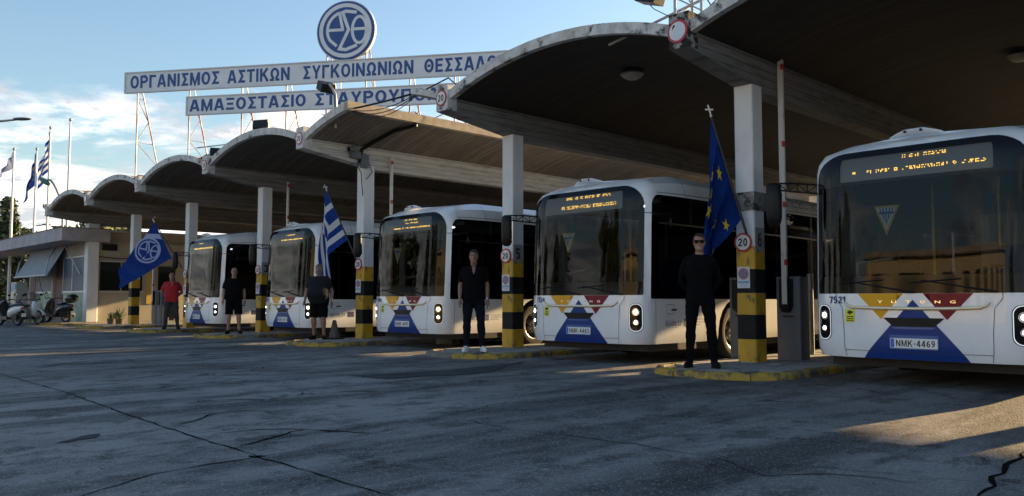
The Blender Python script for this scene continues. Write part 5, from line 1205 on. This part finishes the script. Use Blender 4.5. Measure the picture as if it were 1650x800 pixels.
for (cu, cv, s_) in ((.16, .30, 1), (.12, .44, 1), (.14, .56, 1), (.52, .50, 1.15), (.86, .30, 1), (.40, .14, .9), (.88, .66, 1), (.62, .84, 1)):
    for sg_ in (1, -1): patch(lambda u, v: FEo(u, v, .007 * sg_), [(cu + yy * 1.35 * s_, cv + xx * s_) for xx, yy in star(0, 0, .058, 1, 1.57)], step=.02, name='star', m=FLAGY, parent=t, inner=False)
# Greek flag
A, B = held_flag((527, 308, 10.62), (574, 418, 10.95), '', 'black staff with white cross finial strapped to the warm lit column')
t = thing('large_flag', 'large Greek flag hanging in folds in front of the bus behind the bearded man', 'flag', A); dv = (B - A) * .72
def FG(u, v):
    p = dv * u; w = .10 + .62 * u; L_ = v * 2.45; a = min(L_, w); rst = max(0, L_ - w)
    q = p + _r * (-.66 * a - .02 * rst + .05 * math.sin(u * 11 + v * 7) * (v + .15) + .10 * rst * (u - .3)) + _f * (.10 * math.sin(u * 9 + v * 8) * (.2 + v)) + Vector((0, 0, -.58 * a - .92 * rst + .18 * u * v))
    return tuple(q)
greek(FG, t)
# emblem flag
A, B = held_flag((249, 358, 10.62), (293, 432, 10.95), '', 'black staff strapped to the column beside the man in red', False)
t = thing('large_flag', 'large blue flag with round white emblem stretched out behind the leftmost column band', 'flag', A)
s_ = 1.0 / (FPX / (A.y * math.sin(YAW) - A.x * math.cos(YAW)))
P_ = lambda dx, dy: _r * (dx * s_) + Vector((0, 0, -dy * s_))
QA, QB, QC, QD = P_(0, 0), P_(29, 58), P_(-50, 108), P_(-55, 76)
def FO(u, v):
    q = (QA.lerp(QB, u)).lerp(QD.lerp(QC, u), v); q = q + _f * (.10 * math.sin(v * 9 + u * 3) * v) + Vector((0, 0, -.22 * math.sin(math.pi * u) * v * .4)) + _r * (.04 * math.sin(u * 8 + v * 4) * v); return tuple(q)
patch(FO, [(0, 0), (1, 0), (1, 1), (0, 1)], step=.045, name='flag_field', m=FLAGBLUE, parent=t, smooth=180)
FOo = offs(FO); m_em = mat('flag_emblem_pale', (.33, .38, .62), .8)
def inv(dx, dy):      # px offset from flag top -> (u,v) by Newton steps on the flat quad
    u, v = .4, .35
    for _ in range(12):
        def f(u, v): return (29 * u * (1 - v) + v * (-55 + 5 * u) , 58 * u * (1 - v) + v * (76 + 32 * u))
        fx, fy = f(u, v); e = 1e-4; ax = (f(u + e, v)[0] - fx) / e; ay = (f(u + e, v)[1] - fy) / e; bx_ = (f(u, v + e)[0] - fx) / e; by_ = (f(u, v + e)[1] - fy) / e
        D = ax * by_ - bx_ * ay; rx, ry = dx - fx, dy - fy; u += (rx * by_ - bx_ * ry) / D; v += (ax * ry - ay * rx) / D
    return u, v
def EF(x, y, off):
    a, b_ = rad(-12), 22.0; X = x * math.cos(a) - y * math.sin(a); Y = x * math.sin(a) + y * math.cos(a); u, v = inv(-9 + X * b_, 45 - Y * b_); return FOo(u, v, -off - .004)
sgn_ = 1
emblem(lambda x, y, o: EF(x, y, o), 1.0, FLAGBLUE, m_em, t, base=False, eps=.006)
emblem(lambda x, y, o: EF(x, y, -o - .008), 1.0, FLAGBLUE, m_em, t, base=False, eps=.006)
mb_ = [inv(*p) for p in ((-18, 18), (6, 21), (12, 30), (-24, 27))]; patch(lambda u, v: FOo(u, v, .006), [inv(-13, 19), inv(9, 20), inv(13, 28), inv(-18, 26)], step=.05, name='flag_band', m=m_em, parent=t); patch(lambda u, v: FOo(u, v, -.006), [inv(-13, 19), inv(9, 20), inv(13, 28), inv(-18, 26)], step=.05, name='flag_band', m=m_em, parent=t)

# ------------------------------------------------------------------ people
SKIN = mat('skin', (.36, .20, .14), .55, col2=(.32, .17, .12), nscale=9); SKIN2 = mat('skin_tanned', (.27, .145, .10), .55, col2=(.24, .13, .09), nscale=9)
def fuse(mb, name, m, parent, vox, smooth=1, it=2, scale=1.0):
    me = mb.mesh('tmp', m, None); o = bpy.data.objects.new('tmp', me); COL.objects.link(o)
    r = o.modifiers.new('r', 'REMESH'); r.mode = 'VOXEL'; r.voxel_size = vox
    s = o.modifiers.new('s', 'SMOOTH'); s.factor = .5; s.iterations = it
    dg = bpy.context.evaluated_depsgraph_get(); me2 = bpy.data.meshes.new_from_object(o.evaluated_get(dg)); bpy.data.objects.remove(o); bpy.data.meshes.remove(me)
    if name in ('shirt', 'trousers', 'shorts'):
        NN = [v.normal.copy() for v in me2.vertices]; CO = []
        for v, vn in zip(me2.vertices, NN):
            p = v.co; d = noise.noise(Vector((p.x * 7, p.y * 7, p.z * 13))) * .010 + noise.noise(Vector((p.x * 16 + p.z * 9, p.y * 16, p.z * 20))) * .006; q = p + vn * d; CO += [q.x, q.y, q.z]
        me2.vertices.foreach_set('co', CO)
    me2.name = name; me2.materials.clear(); me2.materials.append(m); smoothen(me2, 180); return link(name, me2, parent)
def rings(mb, secs, n=16):
    """secs: (centre, rx, ry) horizontal ellipses stacked; capped"""
    b = len(mb.v)
    for c, rx, ry in secs:
        for k in range(n):
            a = 2 * math.pi * k / n; ca, sa = math.cos(a), math.sin(a); mb.v.append((c[0] + rx * (abs(ca) ** .85) * (1 if ca > 0 else -1), c[1] + ry * (abs(sa) ** .85) * (1 if sa > 0 else -1), c[2]))
    for i in range(len(secs) - 1):
        for k in range(n): p, q = b + i * n + k, b + i * n + (k + 1) % n; mb.f.append((p, q, q + n, p + n)); mb.mi.append(0)
    mb.f.append(tuple(b + k for k in range(n))[::-1]); mb.f.append(tuple(b + (len(secs) - 1) * n + k for k in range(n))); mb.mi += [0, 0]
def person(loc, label, H=1.8, build=1.0, belly=0., skin=SKIN, top=None, sleeve='short', bottom=None, legs='long', shoe=None, sole=None, hair=None, bald=False, beard=None, glasses=False, arms='side', watch=False, stance=.12, turn=0, collar=False, extra=None, headturn=0):
    rz = math.atan2(-loc[0], loc[1]) + turn
    t = thing('person', label, 'person', loc, rz)
    k = H / 1.80; g = build
    # ---- skeleton (facing -y)
    hipx = .095; ftx = stance; hz_, kz, az = .93 * k, .50 * k, .085 * k
    hip = [Vector((s * hipx, .01, hz_)) for s in (-1, 1)]; knee = [Vector((s * (hipx + ftx) / 2 * 1.08, -.012, kz)) for s in (-1, 1)]; ank = [Vector((s * ftx, .03, az)) for s in (-1, 1)]
    wl = int(stance * 100) % 2; ank[wl] += Vector(((.03 if wl else -.03), -.05, 0)); knee[wl] += Vector((.012 if wl else -.012, -.045, 0)); hip[1 - wl].z += .008
    shz = 1.475 * k; sh = [Vector((s * .178 * g, .01, shz - .065 * k)) for s in (-1, 1)]
    if arms == 'side': el = [Vector((s * (.225 * g + .005 + belly * .03), .035, 1.14 * k)) for s in (-1, 1)]; wr = [Vector((s * (.232 * g + belly * .05), -.045, .90 * k)) for s in (-1, 1)]
    else: el = [Vector((s * (.275 * g), .09, 1.17 * k)) for s in (-1, 1)]; wr = [Vector((s * (.13), .165, .97 * k)) for s in (-1, 1)]
    el[wl] += Vector((0, .015, .01)); wr[1 - wl] += Vector((0, -.03, .015))
    def torso(mb, e=0., z0=.86, z1=1.50, b=0.):
        S_ = [(.84, .150, .105), (.90, .168, .118), (.98, .162, .115), (1.06, .152, .108), (1.14, .158, .112), (1.24, .176, .122), (1.34, .186, .122), (1.39, .180, .114), (1.43, .158, .100), (1.465, .118, .084), (1.50, .072, .066)]
        out = []
        for z, rx, ry in S_:
            if z < z0 - .001 or z > z1 + .001: continue
            bl = belly * math.exp(-((z - 1.08) / .13) ** 2); out.append((Vector((0, .01 - bl * .07, z * k)), (rx * g + bl * .05 + e), (ry * g + bl * .085 + e)))
        rings(mb, out, 20)
    def arm(mb, s, e=0., upto=1.0):
        i = 0 if s < 0 else 1; S0, E0, W0 = sh[i], el[i], wr[i]
        pts = [S0 + Vector((-s * .02, 0, .015)), S0.lerp(E0, .25), S0.lerp(E0, .6), E0, E0.lerp(W0, .3), E0.lerp(W0, .7), W0]; rs = [.055 * g + .004, .052 * g, .045 * g, .040 * g, .042 * g, .033, .026]
        if upto < 1: pts = [pts[0], pts[1], pts[2], S0.lerp(E0, .72)]; rs = [rs[0], rs[1], rs[2] + .008, rs[2] + .010]
        mb.tube(pts, [r + e for r in rs], 12); mb.ell(S0 + Vector((-s * .028, 0, .012)), (.066 * g + e, .060 * g + e, .058 * g + e), 12, 8); mb.ell(S0 + Vector((-s * .085, 0, .035)), (.065 * g + e, .066 * g + e, .040 * g + e), 12, 8)
    def leg(mb, s, e=0., upto=1.0):
        i = 0 if s < 0 else 1; a, b, c = hip[i], knee[i], ank[i]
        pts = [a + Vector((0, 0, .02)), a.lerp(b, .3), a.lerp(b, .75), b, b.lerp(c, .25), b.lerp(c, .6), c, c + Vector((0, 0, -.03))]; rs = [.092 * g, .086 * g, .064 * g, .056 * g, .056 * g + .004, .045, .036, .036]
        if upto < 1: pts = pts[:3] + [b + Vector((0, 0, .02))]; rs = rs[:2] + [rs[2] + .014, rs[2] + .016]
        mb.tube(pts, [r + e for r in rs], 12)
    def hand(mb, s):
        i = 0 if s < 0 else 1; W0 = wr[i]; d = (W0 - el[i]).normalized(); d = (d + Vector((0, -.10, -.5))).normalized() if arms == 'side' else Vector((-s * .8, 0, -.5)).normalized()
        nrm = Vector((s, -.25, 0)).normalized() if arms == 'side' else Vector((0, 1, .1)).normalized(); wd = d.cross(nrm).normalized()
        if wd.y > 0: wd = -wd     # thumb side forward
        mb.tube([W0, W0 + d * .03, W0 + d * .085, W0 + d * .10], [.027, .036, .040, .034], 10, sq=(1, 1)); P0 = W0 + d * .095
        for f, (o, L_) in enumerate(((.030, .072), (.010, .082), (-.010, .076), (-.028, .058))):
            b0 = P0 + wd * o; c = -nrm * .35; p1 = b0 + (d).normalized() * L_ * .45; p2 = p1 + (d + c).normalized() * L_ * .32; p3 = p2 + (d + c * 2.2).normalized() * L_ * .28; mb.tube([b0 - d * .015, p1, p2, p3], [.0095, .009, .0085, .0065], 7)
        b0 = W0 + d * .03 + wd * .03; mb.tube([b0, b0 + (d * .7 + wd * .8).normalized() * .035, b0 + (d * .9 + wd * .45).normalized() * .068], [.012, .0105, .008], 7)
    # ---- body
    mb = MB(); torso(mb); 
    for s in (-1, 1): arm(mb, s); leg(mb, s); hand(mb, s)
    hc = Vector((0, -.012, 1.665 * k)); ht = Matrix.Rotation(headturn, 3, 'Z')
    mb.tube([(0, .015, 1.44 * k), (0, .012, 1.52 * k), (0, .0, 1.58 * k)], [.070 * g, .058 * g, .055 * g], 12)
    hv = lambda x, y, z: hc + ht @ Vector((x, y, z))
    HS = [(-.118, .030, .028, -.062), (-.105, .046, .046, -.048), (-.08, .060, .068, -.026), (-.045, .069, .084, -.010), (0, .074, .094, .0), (.045, .077, .099, .006), (.08, .071, .090, .010), (.105, .052, .066, .012), (.120, .025, .032, .012)]
    b0 = len(mb.v); n = 18
    for z, rx, ry, cy in HS:
        for j in range(n): a = 2 * math.pi * j / n; mb.v.append(tuple(hv(rx * math.cos(a), cy + ry * math.sin(a), z)))
    for i in range(len(HS) - 1):
        for j in range(n): p, q = b0 + i * n + j, b0 + i * n + (j + 1) % n; mb.f.append((p, q, q + n, p + n)); mb.mi.append(0)
    mb.f.append(tuple(b0 + j for j in range(n))[::-1]); mb.f.append(tuple(b0 + (len(HS) - 1) * n + j for j in range(n))); mb.mi += [0, 0]
    mb.tube([hv(0, -.088, .018), hv(0, -.102, -.008), hv(0, -.112, -.030), hv(0, -.092, -.040)], [.010, .012, .015, .012], 8)          # nose
    mb.ell(hv(-.013, -.096, -.034), (.011, .012, .009), 8, 6); mb.ell(hv(.013, -.096, -.034), (.011, .012, .009), 8, 6)
    mb.ell(hv(0, -.088, .032), (.058, .016, .010), 10, 6)                                                    # brow
    mb.ell(hv(0, -.082, -.068), (.026, .014, .006), 10, 6); mb.ell(hv(0, -.080, -.079), (.022, .014, .007), 10, 6); mb.ell(hv(0, -.075, -.106), (.024, .020, .014), 10, 6)
    for s in (-1, 1): mb.ell(hv(s * .077, .006, -.005), (.010, .020, .032), 8, 8); mb.ell(hv(s * .045, -.066, -.028), (.020, .016, .018), 8, 6)
    fuse(mb, 'body', skin, t, .0085, it=2)
    # ---- face
    for s in (-1, 1):
        if not glasses:
            e = MB().ell(hv(s * .031, -.087, .008), (.013, .007, .0065), 10, 6).build('eye', mat('eye_white', (.55, .53, .50), .3), t, smooth=60); MB().ell(hv(s * .031, -.0925, .008), (.006, .003, .006), 8, 6).build('iris', mat('iris_brown', (.03, .018, .01), .2), e)
            MB().tube([hv(s * .013, -.096, .026), hv(s * .032, -.099, .031), hv(s * .050, -.088, .025)], [.004, .0045, .003], 6).build('eyebrow', hair or M_PLAS, t)
    MB().tube([hv(-.026, -.088, -.066), hv(-.012, -.0955, -.073), hv(.012, -.0955, -.073), hv(.026, -.088, -.066)], [.0015, .0045, .0045, .0015], 6).build('lips' if not glasses else 'smile', mat('lip', (.26, .10, .09), .5) if not glasses else mat('teeth', (.40, .36, .33), .5), t)
    if glasses:
        gl = thing_part = MB()
        for s in (-1, 1): gl.prism([(s * .004, .026), (s * .066, .028), (s * .068, .004), (s * .052, -.020), (s * .020, -.020), (s * .006, .0)], lambda a, b: hv(a, -.116 + abs(a) * .20, b), lambda a, b: hv(a, -.106 + abs(a) * .20, b))
        for s in (-1, 1): gl.tube([hv(s * .062, -.092, .016), hv(s * .081, -.0, .014)], .003, 5)
        gl.tube([hv(-.01, -.106, .016), hv(.01, -.106, .016)], .003, 5)
        gl.build('sunglasses', mat('lens_black', (.004, .004, .005), .5, spec=.1), t)
    # ---- hair
    if hair:
        hm = MB(); rn = random.Random(hash(label) % 99)
        z00 = -.02 if not bald else -.03
        R_ = [(z00, .082, .100), (.03, .086, .106), (.07, .083, .103), (.105, .066, .082), (.128, .034, .045)] if not bald else [(-.035, .081, .098), (.0, .083, .103), (.03, .082, .104)]
        b0 = len(hm.v); n = 30
        for i, (z, rx, ry) in enumerate(R_):
            for j in range(n):
                a = 2 * math.pi * j / n; front = max(0, -math.sin(a)); zz = z
                if front > .35 and z < .075: zz = .072 + (.01 if not bald else -.01) + .012 * math.cos(a * 3)
                lift = 1 + rn.uniform(-.02, .03)
                if bald and front > .2: lift = .90
                cc = .006 + (.0 if i < 3 else .006); hm.v.append(tuple(hv(rx * math.cos(a) * lift, cc + ry * math.sin(a) * lift * (.97 if front > .2 else 1), zz)))
        for i in range(len(R_) - 1):
            for j in range(n): p, q = b0 + i * n + j, b0 + i * n + (j + 1) % n; hm.f.append((p, q, q + n, p + n)); hm.mi.append(0)
        if not bald: hm.f.append(tuple(b0 + (len(R_) - 1) * n + j for j in range(n))); hm.mi.append(0)
        hm.build('hair', hair, t, smooth=80, fix=False)
    if beard:
        bm_ = MB(); bm_.ell(hv(0, -.052, -.092), (.058, .046, .036), 14, 8); bm_.ell(hv(0, -.088, -.058), (.032, .014, .010), 10, 6)
        for s in (-1, 1): bm_.tube([hv(s * .070, -.012, -.02), hv(s * .066, -.03, -.06), hv(s * .045, -.055, -.095)], [.010, .018, .022], 8)
        fuse(bm_, 'beard', beard, t, .006, it=1)
    # ---- clothes
    mb = MB(); torso(mb, .020 + .012 * belly, .84, 1.51)
    for s in (-1, 1): arm(mb, s, .014 if sleeve == 'short' else .013, .7 if sleeve == 'short' else 1.0)
    if arms != 'side' and sleeve == 'long': pass
    fuse(mb, 'shirt', top, t, .011, it=6)
    if collar:
        cm = MB()
        for s in (-1, 1): cm.add([(s * .005, -.100 * g, 1.40 * k), (s * .045, -.104 * g, 1.415 * k), (s * .082, -.04, 1.49 * k), (s * .060, -.045, 1.53 * k), (s * .02, -.088, 1.47 * k)], [(0, 1, 2, 3, 4)])
        cm.build('collar', top, t, fix=False); 
        MB().add([(-.022, -.1335 * g, 1.40 * k), (.022, -.1335 * g, 1.40 * k), (.034, -.094, 1.492 * k), (-.034, -.094, 1.492 * k), (0, -.138 * g, 1.345 * k)], [(4, 1, 2, 3, 0)]).build('neck_opening', skin, t, fix=False)
    mb = MB(); rings(mb, [(Vector((0, .01, z * k)), rx * g + .012 + belly * .012, ry * g + .012 + belly * .02) for z, rx, ry in ((.83, .158, .112), (.90, .170, .122), (.97, .163, .118), (1.0, .158, .113))], 20)
    for s in (-1, 1): leg(mb, s, .014 if legs == 'long' else .020, 1.0 if legs == 'long' else .6)
    fuse(mb, 'trousers' if legs == 'long' else 'shorts', bottom, t, .011, it=3)
    for i, s in enumerate((-1, 1)):
        a = ank[i]; yaw = s * rad(16); R_ = Matrix.Rotation(yaw, 3, 'Z'); f = lambda x, y, z: Vector((a.x, a.y, 0)) + R_ @ Vector((x, y, z))
        sm = MB(); sm.tube([f(0, .055, .05), f(0, .02, .062), f(0, -.05, .058), f(0, -.11, .045), f(0, -.165, .036), f(0, -.20, .030)], [.030, .044, .046, .046, .040, .020], 12, sq=(1, .95)); sm.tube([f(0, .022, .05), f(0, .022, .115)], [.044, .044], 12)
        fuse(sm, 'shoe', shoe, t, .009, it=2)
        MB().prism([tuple(p[:2]) for p in [f(.040 * x, y, 0) for x, y in ((-1, -.11), (-.85, -.17), (-.4, -.205), (.4, -.205), (.85, -.17), (1, -.11), (.95, 0), (.85, .05), (.4, .078), (-.4, .078), (-.85, .05), (-.95, 0))]], lambda x, y: (x, y, .0), lambda x, y: (x, y, .026)).build('sole', sole or shoe, t)
    if watch: W0 = wr[1].lerp(el[1], .06); d = (wr[1] - el[1]).normalized(); MB().tube([W0 - d * .012, W0 + d * .012], .034, 14).build('wristwatch', M_REFL, t)
    if extra: extra(t, k, g)
    return t
def top_long(m): return True
BLKC = mat('cloth_black', (.006, .006, .007), .95, bump=.3, bscale=14, spec=.05); DENIM = mat('cloth_dark_jeans', (.009, .011, .018), .95, bump=.3, bscale=14, spec=.05); GRYC = mat('cloth_charcoal', (.020, .022, .026), .95, bump=.3, bscale=12, spec=.05); REDC = mat('cloth_red', (.36, .012, .02), .85, bump=.3, bscale=12); GTR = mat('cloth_grey_trousers', (.030, .030, .036), .95, bump=.3, bscale=14)
HB = mat('hair_dark_brown', (.03, .02, .014), .7); HG = mat('hair_grey', (.16, .155, .15), .7, col2=(.06, .055, .05), nscale=30); BG = mat('beard_grey', (.24, .23, .22), .8, col2=(.10, .09, .085), nscale=40)
SHB = mat('shoe_black', (.007, .007, .008), .7, spec=.1); SHW = mat('shoe_white', (.72, .74, .76), .5)
person((-6.38, 9.71, .148), 'smiling man in black jumper and sunglasses beside the European flag', 1.86, .98, 0, SKIN, BLKC, 'long', BLKC, 'long', SHB, None, HB, glasses=True, arms='back', stance=.15)
person((-11.22, 9.78, .148), 'man in black polo shirt with wristwatch and white shoes', 1.85, 1.04, .15, SKIN2, BLKC, 'short', DENIM, 'long', SHW, SHW, HB, watch=True, stance=.13, collar=True)
person((-17.12, 10.08, .148), 'stout bearded man in charcoal t-shirt and black shorts beside the Greek flag', 1.78, 1.15, 1.0, SKIN2, GRYC, 'short', BLKC, 'short', SHB, None, HG, beard=BG, stance=.11, turn=-.25)
person((-21.62, 10.08, .148), 'bald man in black t-shirt and shorts in front of the leftmost bus', 1.83, 1.12, .45, SKIN, BLKC, 'short', BLKC, 'short', SHB, None, HG, bald=True, stance=.13)
person((-26.30, 10.19, .148), 'man in red polo shirt and grey trousers with hands behind his back', 1.81, 1.08, .4, SKIN2, REDC, 'short', GTR, 'long', SHB, None, HG, bald=True, arms='back', stance=.17, collar=True)

# ------------------------------------------------------------------ scooters
SCW = mat('scooter_white', (.66, .67, .66), .3, coat=.6); SCG = mat('scooter_grey_green', (.20, .23, .22), .35, coat=.5); SCK = mat('scooter_black', (.012, .012, .014), .3, coat=.5)
def scooter(loc, rz, label, shell=SCW, seatbody=SCG, big=False, screen=False, box=False):
    t = thing('scooter', label, 'scooter', loc, rz); r = .31 if not big else .29; wb = .66
    for x, nm in ((wb, 'front_wheel'), (-wb, 'rear_wheel')):
        w = .055 if not big else .075
        mb = MB(); mb.lathe([(r - .09, -w * .7), (r - .03, -w), (r, -w * .5), (r, w * .5), (r - .03, w), (r - .09, w * .7), (r - .09, -w * .7)], (x, 0, r), 'y', 28); o = mb.build(nm, M_RUB, t, smooth=50)
        mb = MB(); mb.lathe([(r - .088, -w * .6), (r - .11, -w * .4), (r - .11, w * .4), (r - .088, w * .6)], (x, 0, r), 'y', 28); mb.lathe([(.001, -w), (.05, -w), (.05, w), (.001, w)], (x, 0, r), 'y', 14)
        for k in range(6): a = math.pi * k / 3; mb.tube([(x + .04 * math.cos(a), 0, r + .04 * math.sin(a)), (x + (r - .10) * math.cos(a + .25), 0, r + (r - .10) * math.sin(a + .25))], .013, 6)
        mb.build('rim', M_RIM, o, smooth=50)
    for s in (-1, 1): MB().tube([(wb, s * .085, r), (wb - .06, s * .085, r + .30), (wb - .14, s * .06, .78)], .022, 8).build('fork', M_STEEL, t, smooth=60)
    mb = MB(); mb.tube([(wb + r * 1.12 * math.cos(rad(a)), 0, r + r * 1.12 * math.sin(rad(a))) for a in range(10, 171, 16)], [.02] + [.06] * 9 + [.03], 10, sq=(.35, 1), up=(0, 1, 0)); 
    mb = MB(); prof = [(wb + (r + .035) * math.cos(rad(a)), r + (r + .035) * math.sin(rad(a))) for a in range(20, 150, 13)]; vs = []; fs = []
    for i, (x, z) in enumerate(prof):
        for j, y in enumerate((-.075, -.05, 0, .05, .075)): vs.append((x, y, z - (abs(y) / .075) ** 2 * .035))
        if i:
            for j in range(4): a = (i - 1) * 5 + j; fs.append((a, a + 1, a + 6, a + 5))
    mb.add(vs, fs); mb.build('front_mudguard', shell, t, smooth=60)
    # leg shield and headset
    mb = MB(); secs = [((.42, .34), .10, .05), ((.50, .50), .20, .07), ((.48, .70), .22, .08), ((.42, .88), .17, .08), ((.36, .98), .09, .06)]; vs = []; fs = []; n = 14
    for i, ((x, z), ry, rx) in enumerate(secs):
        for j in range(n): a = 2 * math.pi * j / n; vs.append((x + rx * math.cos(a) + (.05 if math.cos(a) > 0 else 0), ry * math.sin(a), z))
        if i:
            for j in range(n): a = (i - 1) * n + j; b_ = (i - 1) * n + (j + 1) % n; fs.append((a, b_, b_ + n, a + n))
    fs += [tuple(range(n))[::-1], tuple(range(len(vs) - n, len(vs)))]; mb.add(vs, fs); mb.build('leg_shield', shell, t, smooth=50)
    MB().prism([(.46, .30), (.46, .38), (-.10, .38), (-.14, .24), (.38, .24)], lambda x, z: (x, -.16, z), lambda x, z: (x, .16, z)).build('floorboard', SCK, t)
    mb = MB(); secs = [(-.08, .30, .62, .13), (-.20, .32, .74, .17), (-.45, .40, .78, .19), (-.75, .52, .80, .15), (-.98, .66, .78, .06)]; vs = []; fs = []
    for i, (x, z0, z1, ry) in enumerate(secs):
        for j in range(n): a = 2 * math.pi * j / n; vs.append((x, ry * math.cos(a) * (abs(math.cos(a)) ** -.25 if abs(math.cos(a)) > .05 else 1), (z0 + z1) / 2 + (z1 - z0) / 2 * math.sin(a)))
        if i:
            for j in range(n): a = (i - 1) * n + j; b_ = (i - 1) * n + (j + 1) % n; fs.append((a, b_, b_ + n, a + n))
    fs += [tuple(range(n))[::-1], tuple(range(len(vs) - n, len(vs)))]; mb.add(vs, fs); mb.build('rear_body', seatbody, t, smooth=60)
    mb = MB(); mb.tube([(-.05, 0, .76), (-.15, 0, .80), (-.42, 0, .81), (-.55, 0, .85), (-.80, 0, .86), (-.90, 0, .84)], [.05, .13, .15, .13, .12, .05], 12, sq=(1, .42)); mb.build('saddle', SCK, t, smooth=60)
    MB().box(-.72, -.30, -.10, .10, .26, .44).tube([(-.3, -.14, .24), (-.95, -.17, .32)], .055, 10).build('engine', M_PLAS, t)
    MB().tube([(-.95, 0, .62), (-1.02, 0, .40)], .05, 6, sq=(.3, 1.6)).build('rear_mudguard', M_PLAS, t); MB().box(-1.075, -1.065, -.09, .09, .36, .50).build('licence_plate', M_PLATE, t); MB().ell((-.99, 0, .70), (.04, .09, .04)).build('tail_light', M_SIGNR, t, smooth=60)
    mb = MB(); mb.tube([(.20, -.34, 1.02), (.28, -.20, 1.05), (.34, 0, 1.0), (.28, .20, 1.05), (.20, .34, 1.02)], .018, 8); hb_ = mb.build('handlebar', M_PLAS, t, smooth=60)
    for s in (-1, 1):
        MB().tube([(.22, s * .26, 1.04), (.24, s * .30, 1.22)], .008, 5).build('mirror_stalk', M_PLAS, t); m = MB().ell((.24, s * .34, 1.25), (.025, .075, .05)).build('mirror', M_PLAS, t, smooth=60); MB().lathe([(.001, 0), (.9, 0)], (0, 0, 0), 'x', 16).build('mirror_glass', M_REFL, m).matrix_local = Matrix.Translation((.214, s * .34, 1.25)) @ Matrix.Diagonal((1, .066, .042, 1))
    MB().ell((.42, 0, .93), (.09, .10, .08)).build('headlight', M_REFL, t, smooth=60)
    if screen: patch(lambda u, v: (.44 - .22 * v ** 1.3 - .3 * u * u, u, 1.0 + .36 * v), rrect(-.20, .20, 0, 1, (.02, .02, .15, .15), 5), step=.08, name='windshield', m=glass('scooter_screen', (.8, .85, .85), .75) if 'scooter_screen' not in MATS else MATS['scooter_screen'], parent=t)
    if box: MB().tube([(-.72, 0, 1.02), (-.80, 0, 1.02), (-1.10, 0, 1.04), (-1.16, 0, 1.05)], [.16, .22, .22, .16], 14, sq=(1, .75)).build('top_box', SCK, t, smooth=50); MB().box(-1.0, -.7, -.10, .10, .84, .88).build('carrier', M_PLAS, t)
    MB().tube([(-.2, .12, .25), (-.12, .24, .02)], .014, 6).build('side_stand', M_STEEL, t)
cr = math.atan2(_r.y, _r.x)
def on_kerb(px, d): q = ray_at(px, d); return q
q = G(46, 524); scooter((q.x, q.y, .05), cr - .45, 'white scooter with clear windscreen and big front wheel beside the booth door', SCW, SCG, screen=True)
q = G(14, 525); scooter((q.x, q.y, .05), cr + 2.6, 'white tailed scooter cut off by the left edge', SCK, SCW)
q = G(20, 518); scooter((q.x, q.y, .05), cr - .5, 'dark scooter tucked behind the white scooters at the left edge', SCK, SCK)
q = ray_at(94, 34.3); scooter((q.x, q.y, .12), cr + 2.65, 'black maxi scooter with rear top box parked facing the booth wall', SCK, SCK, big=True, box=True)
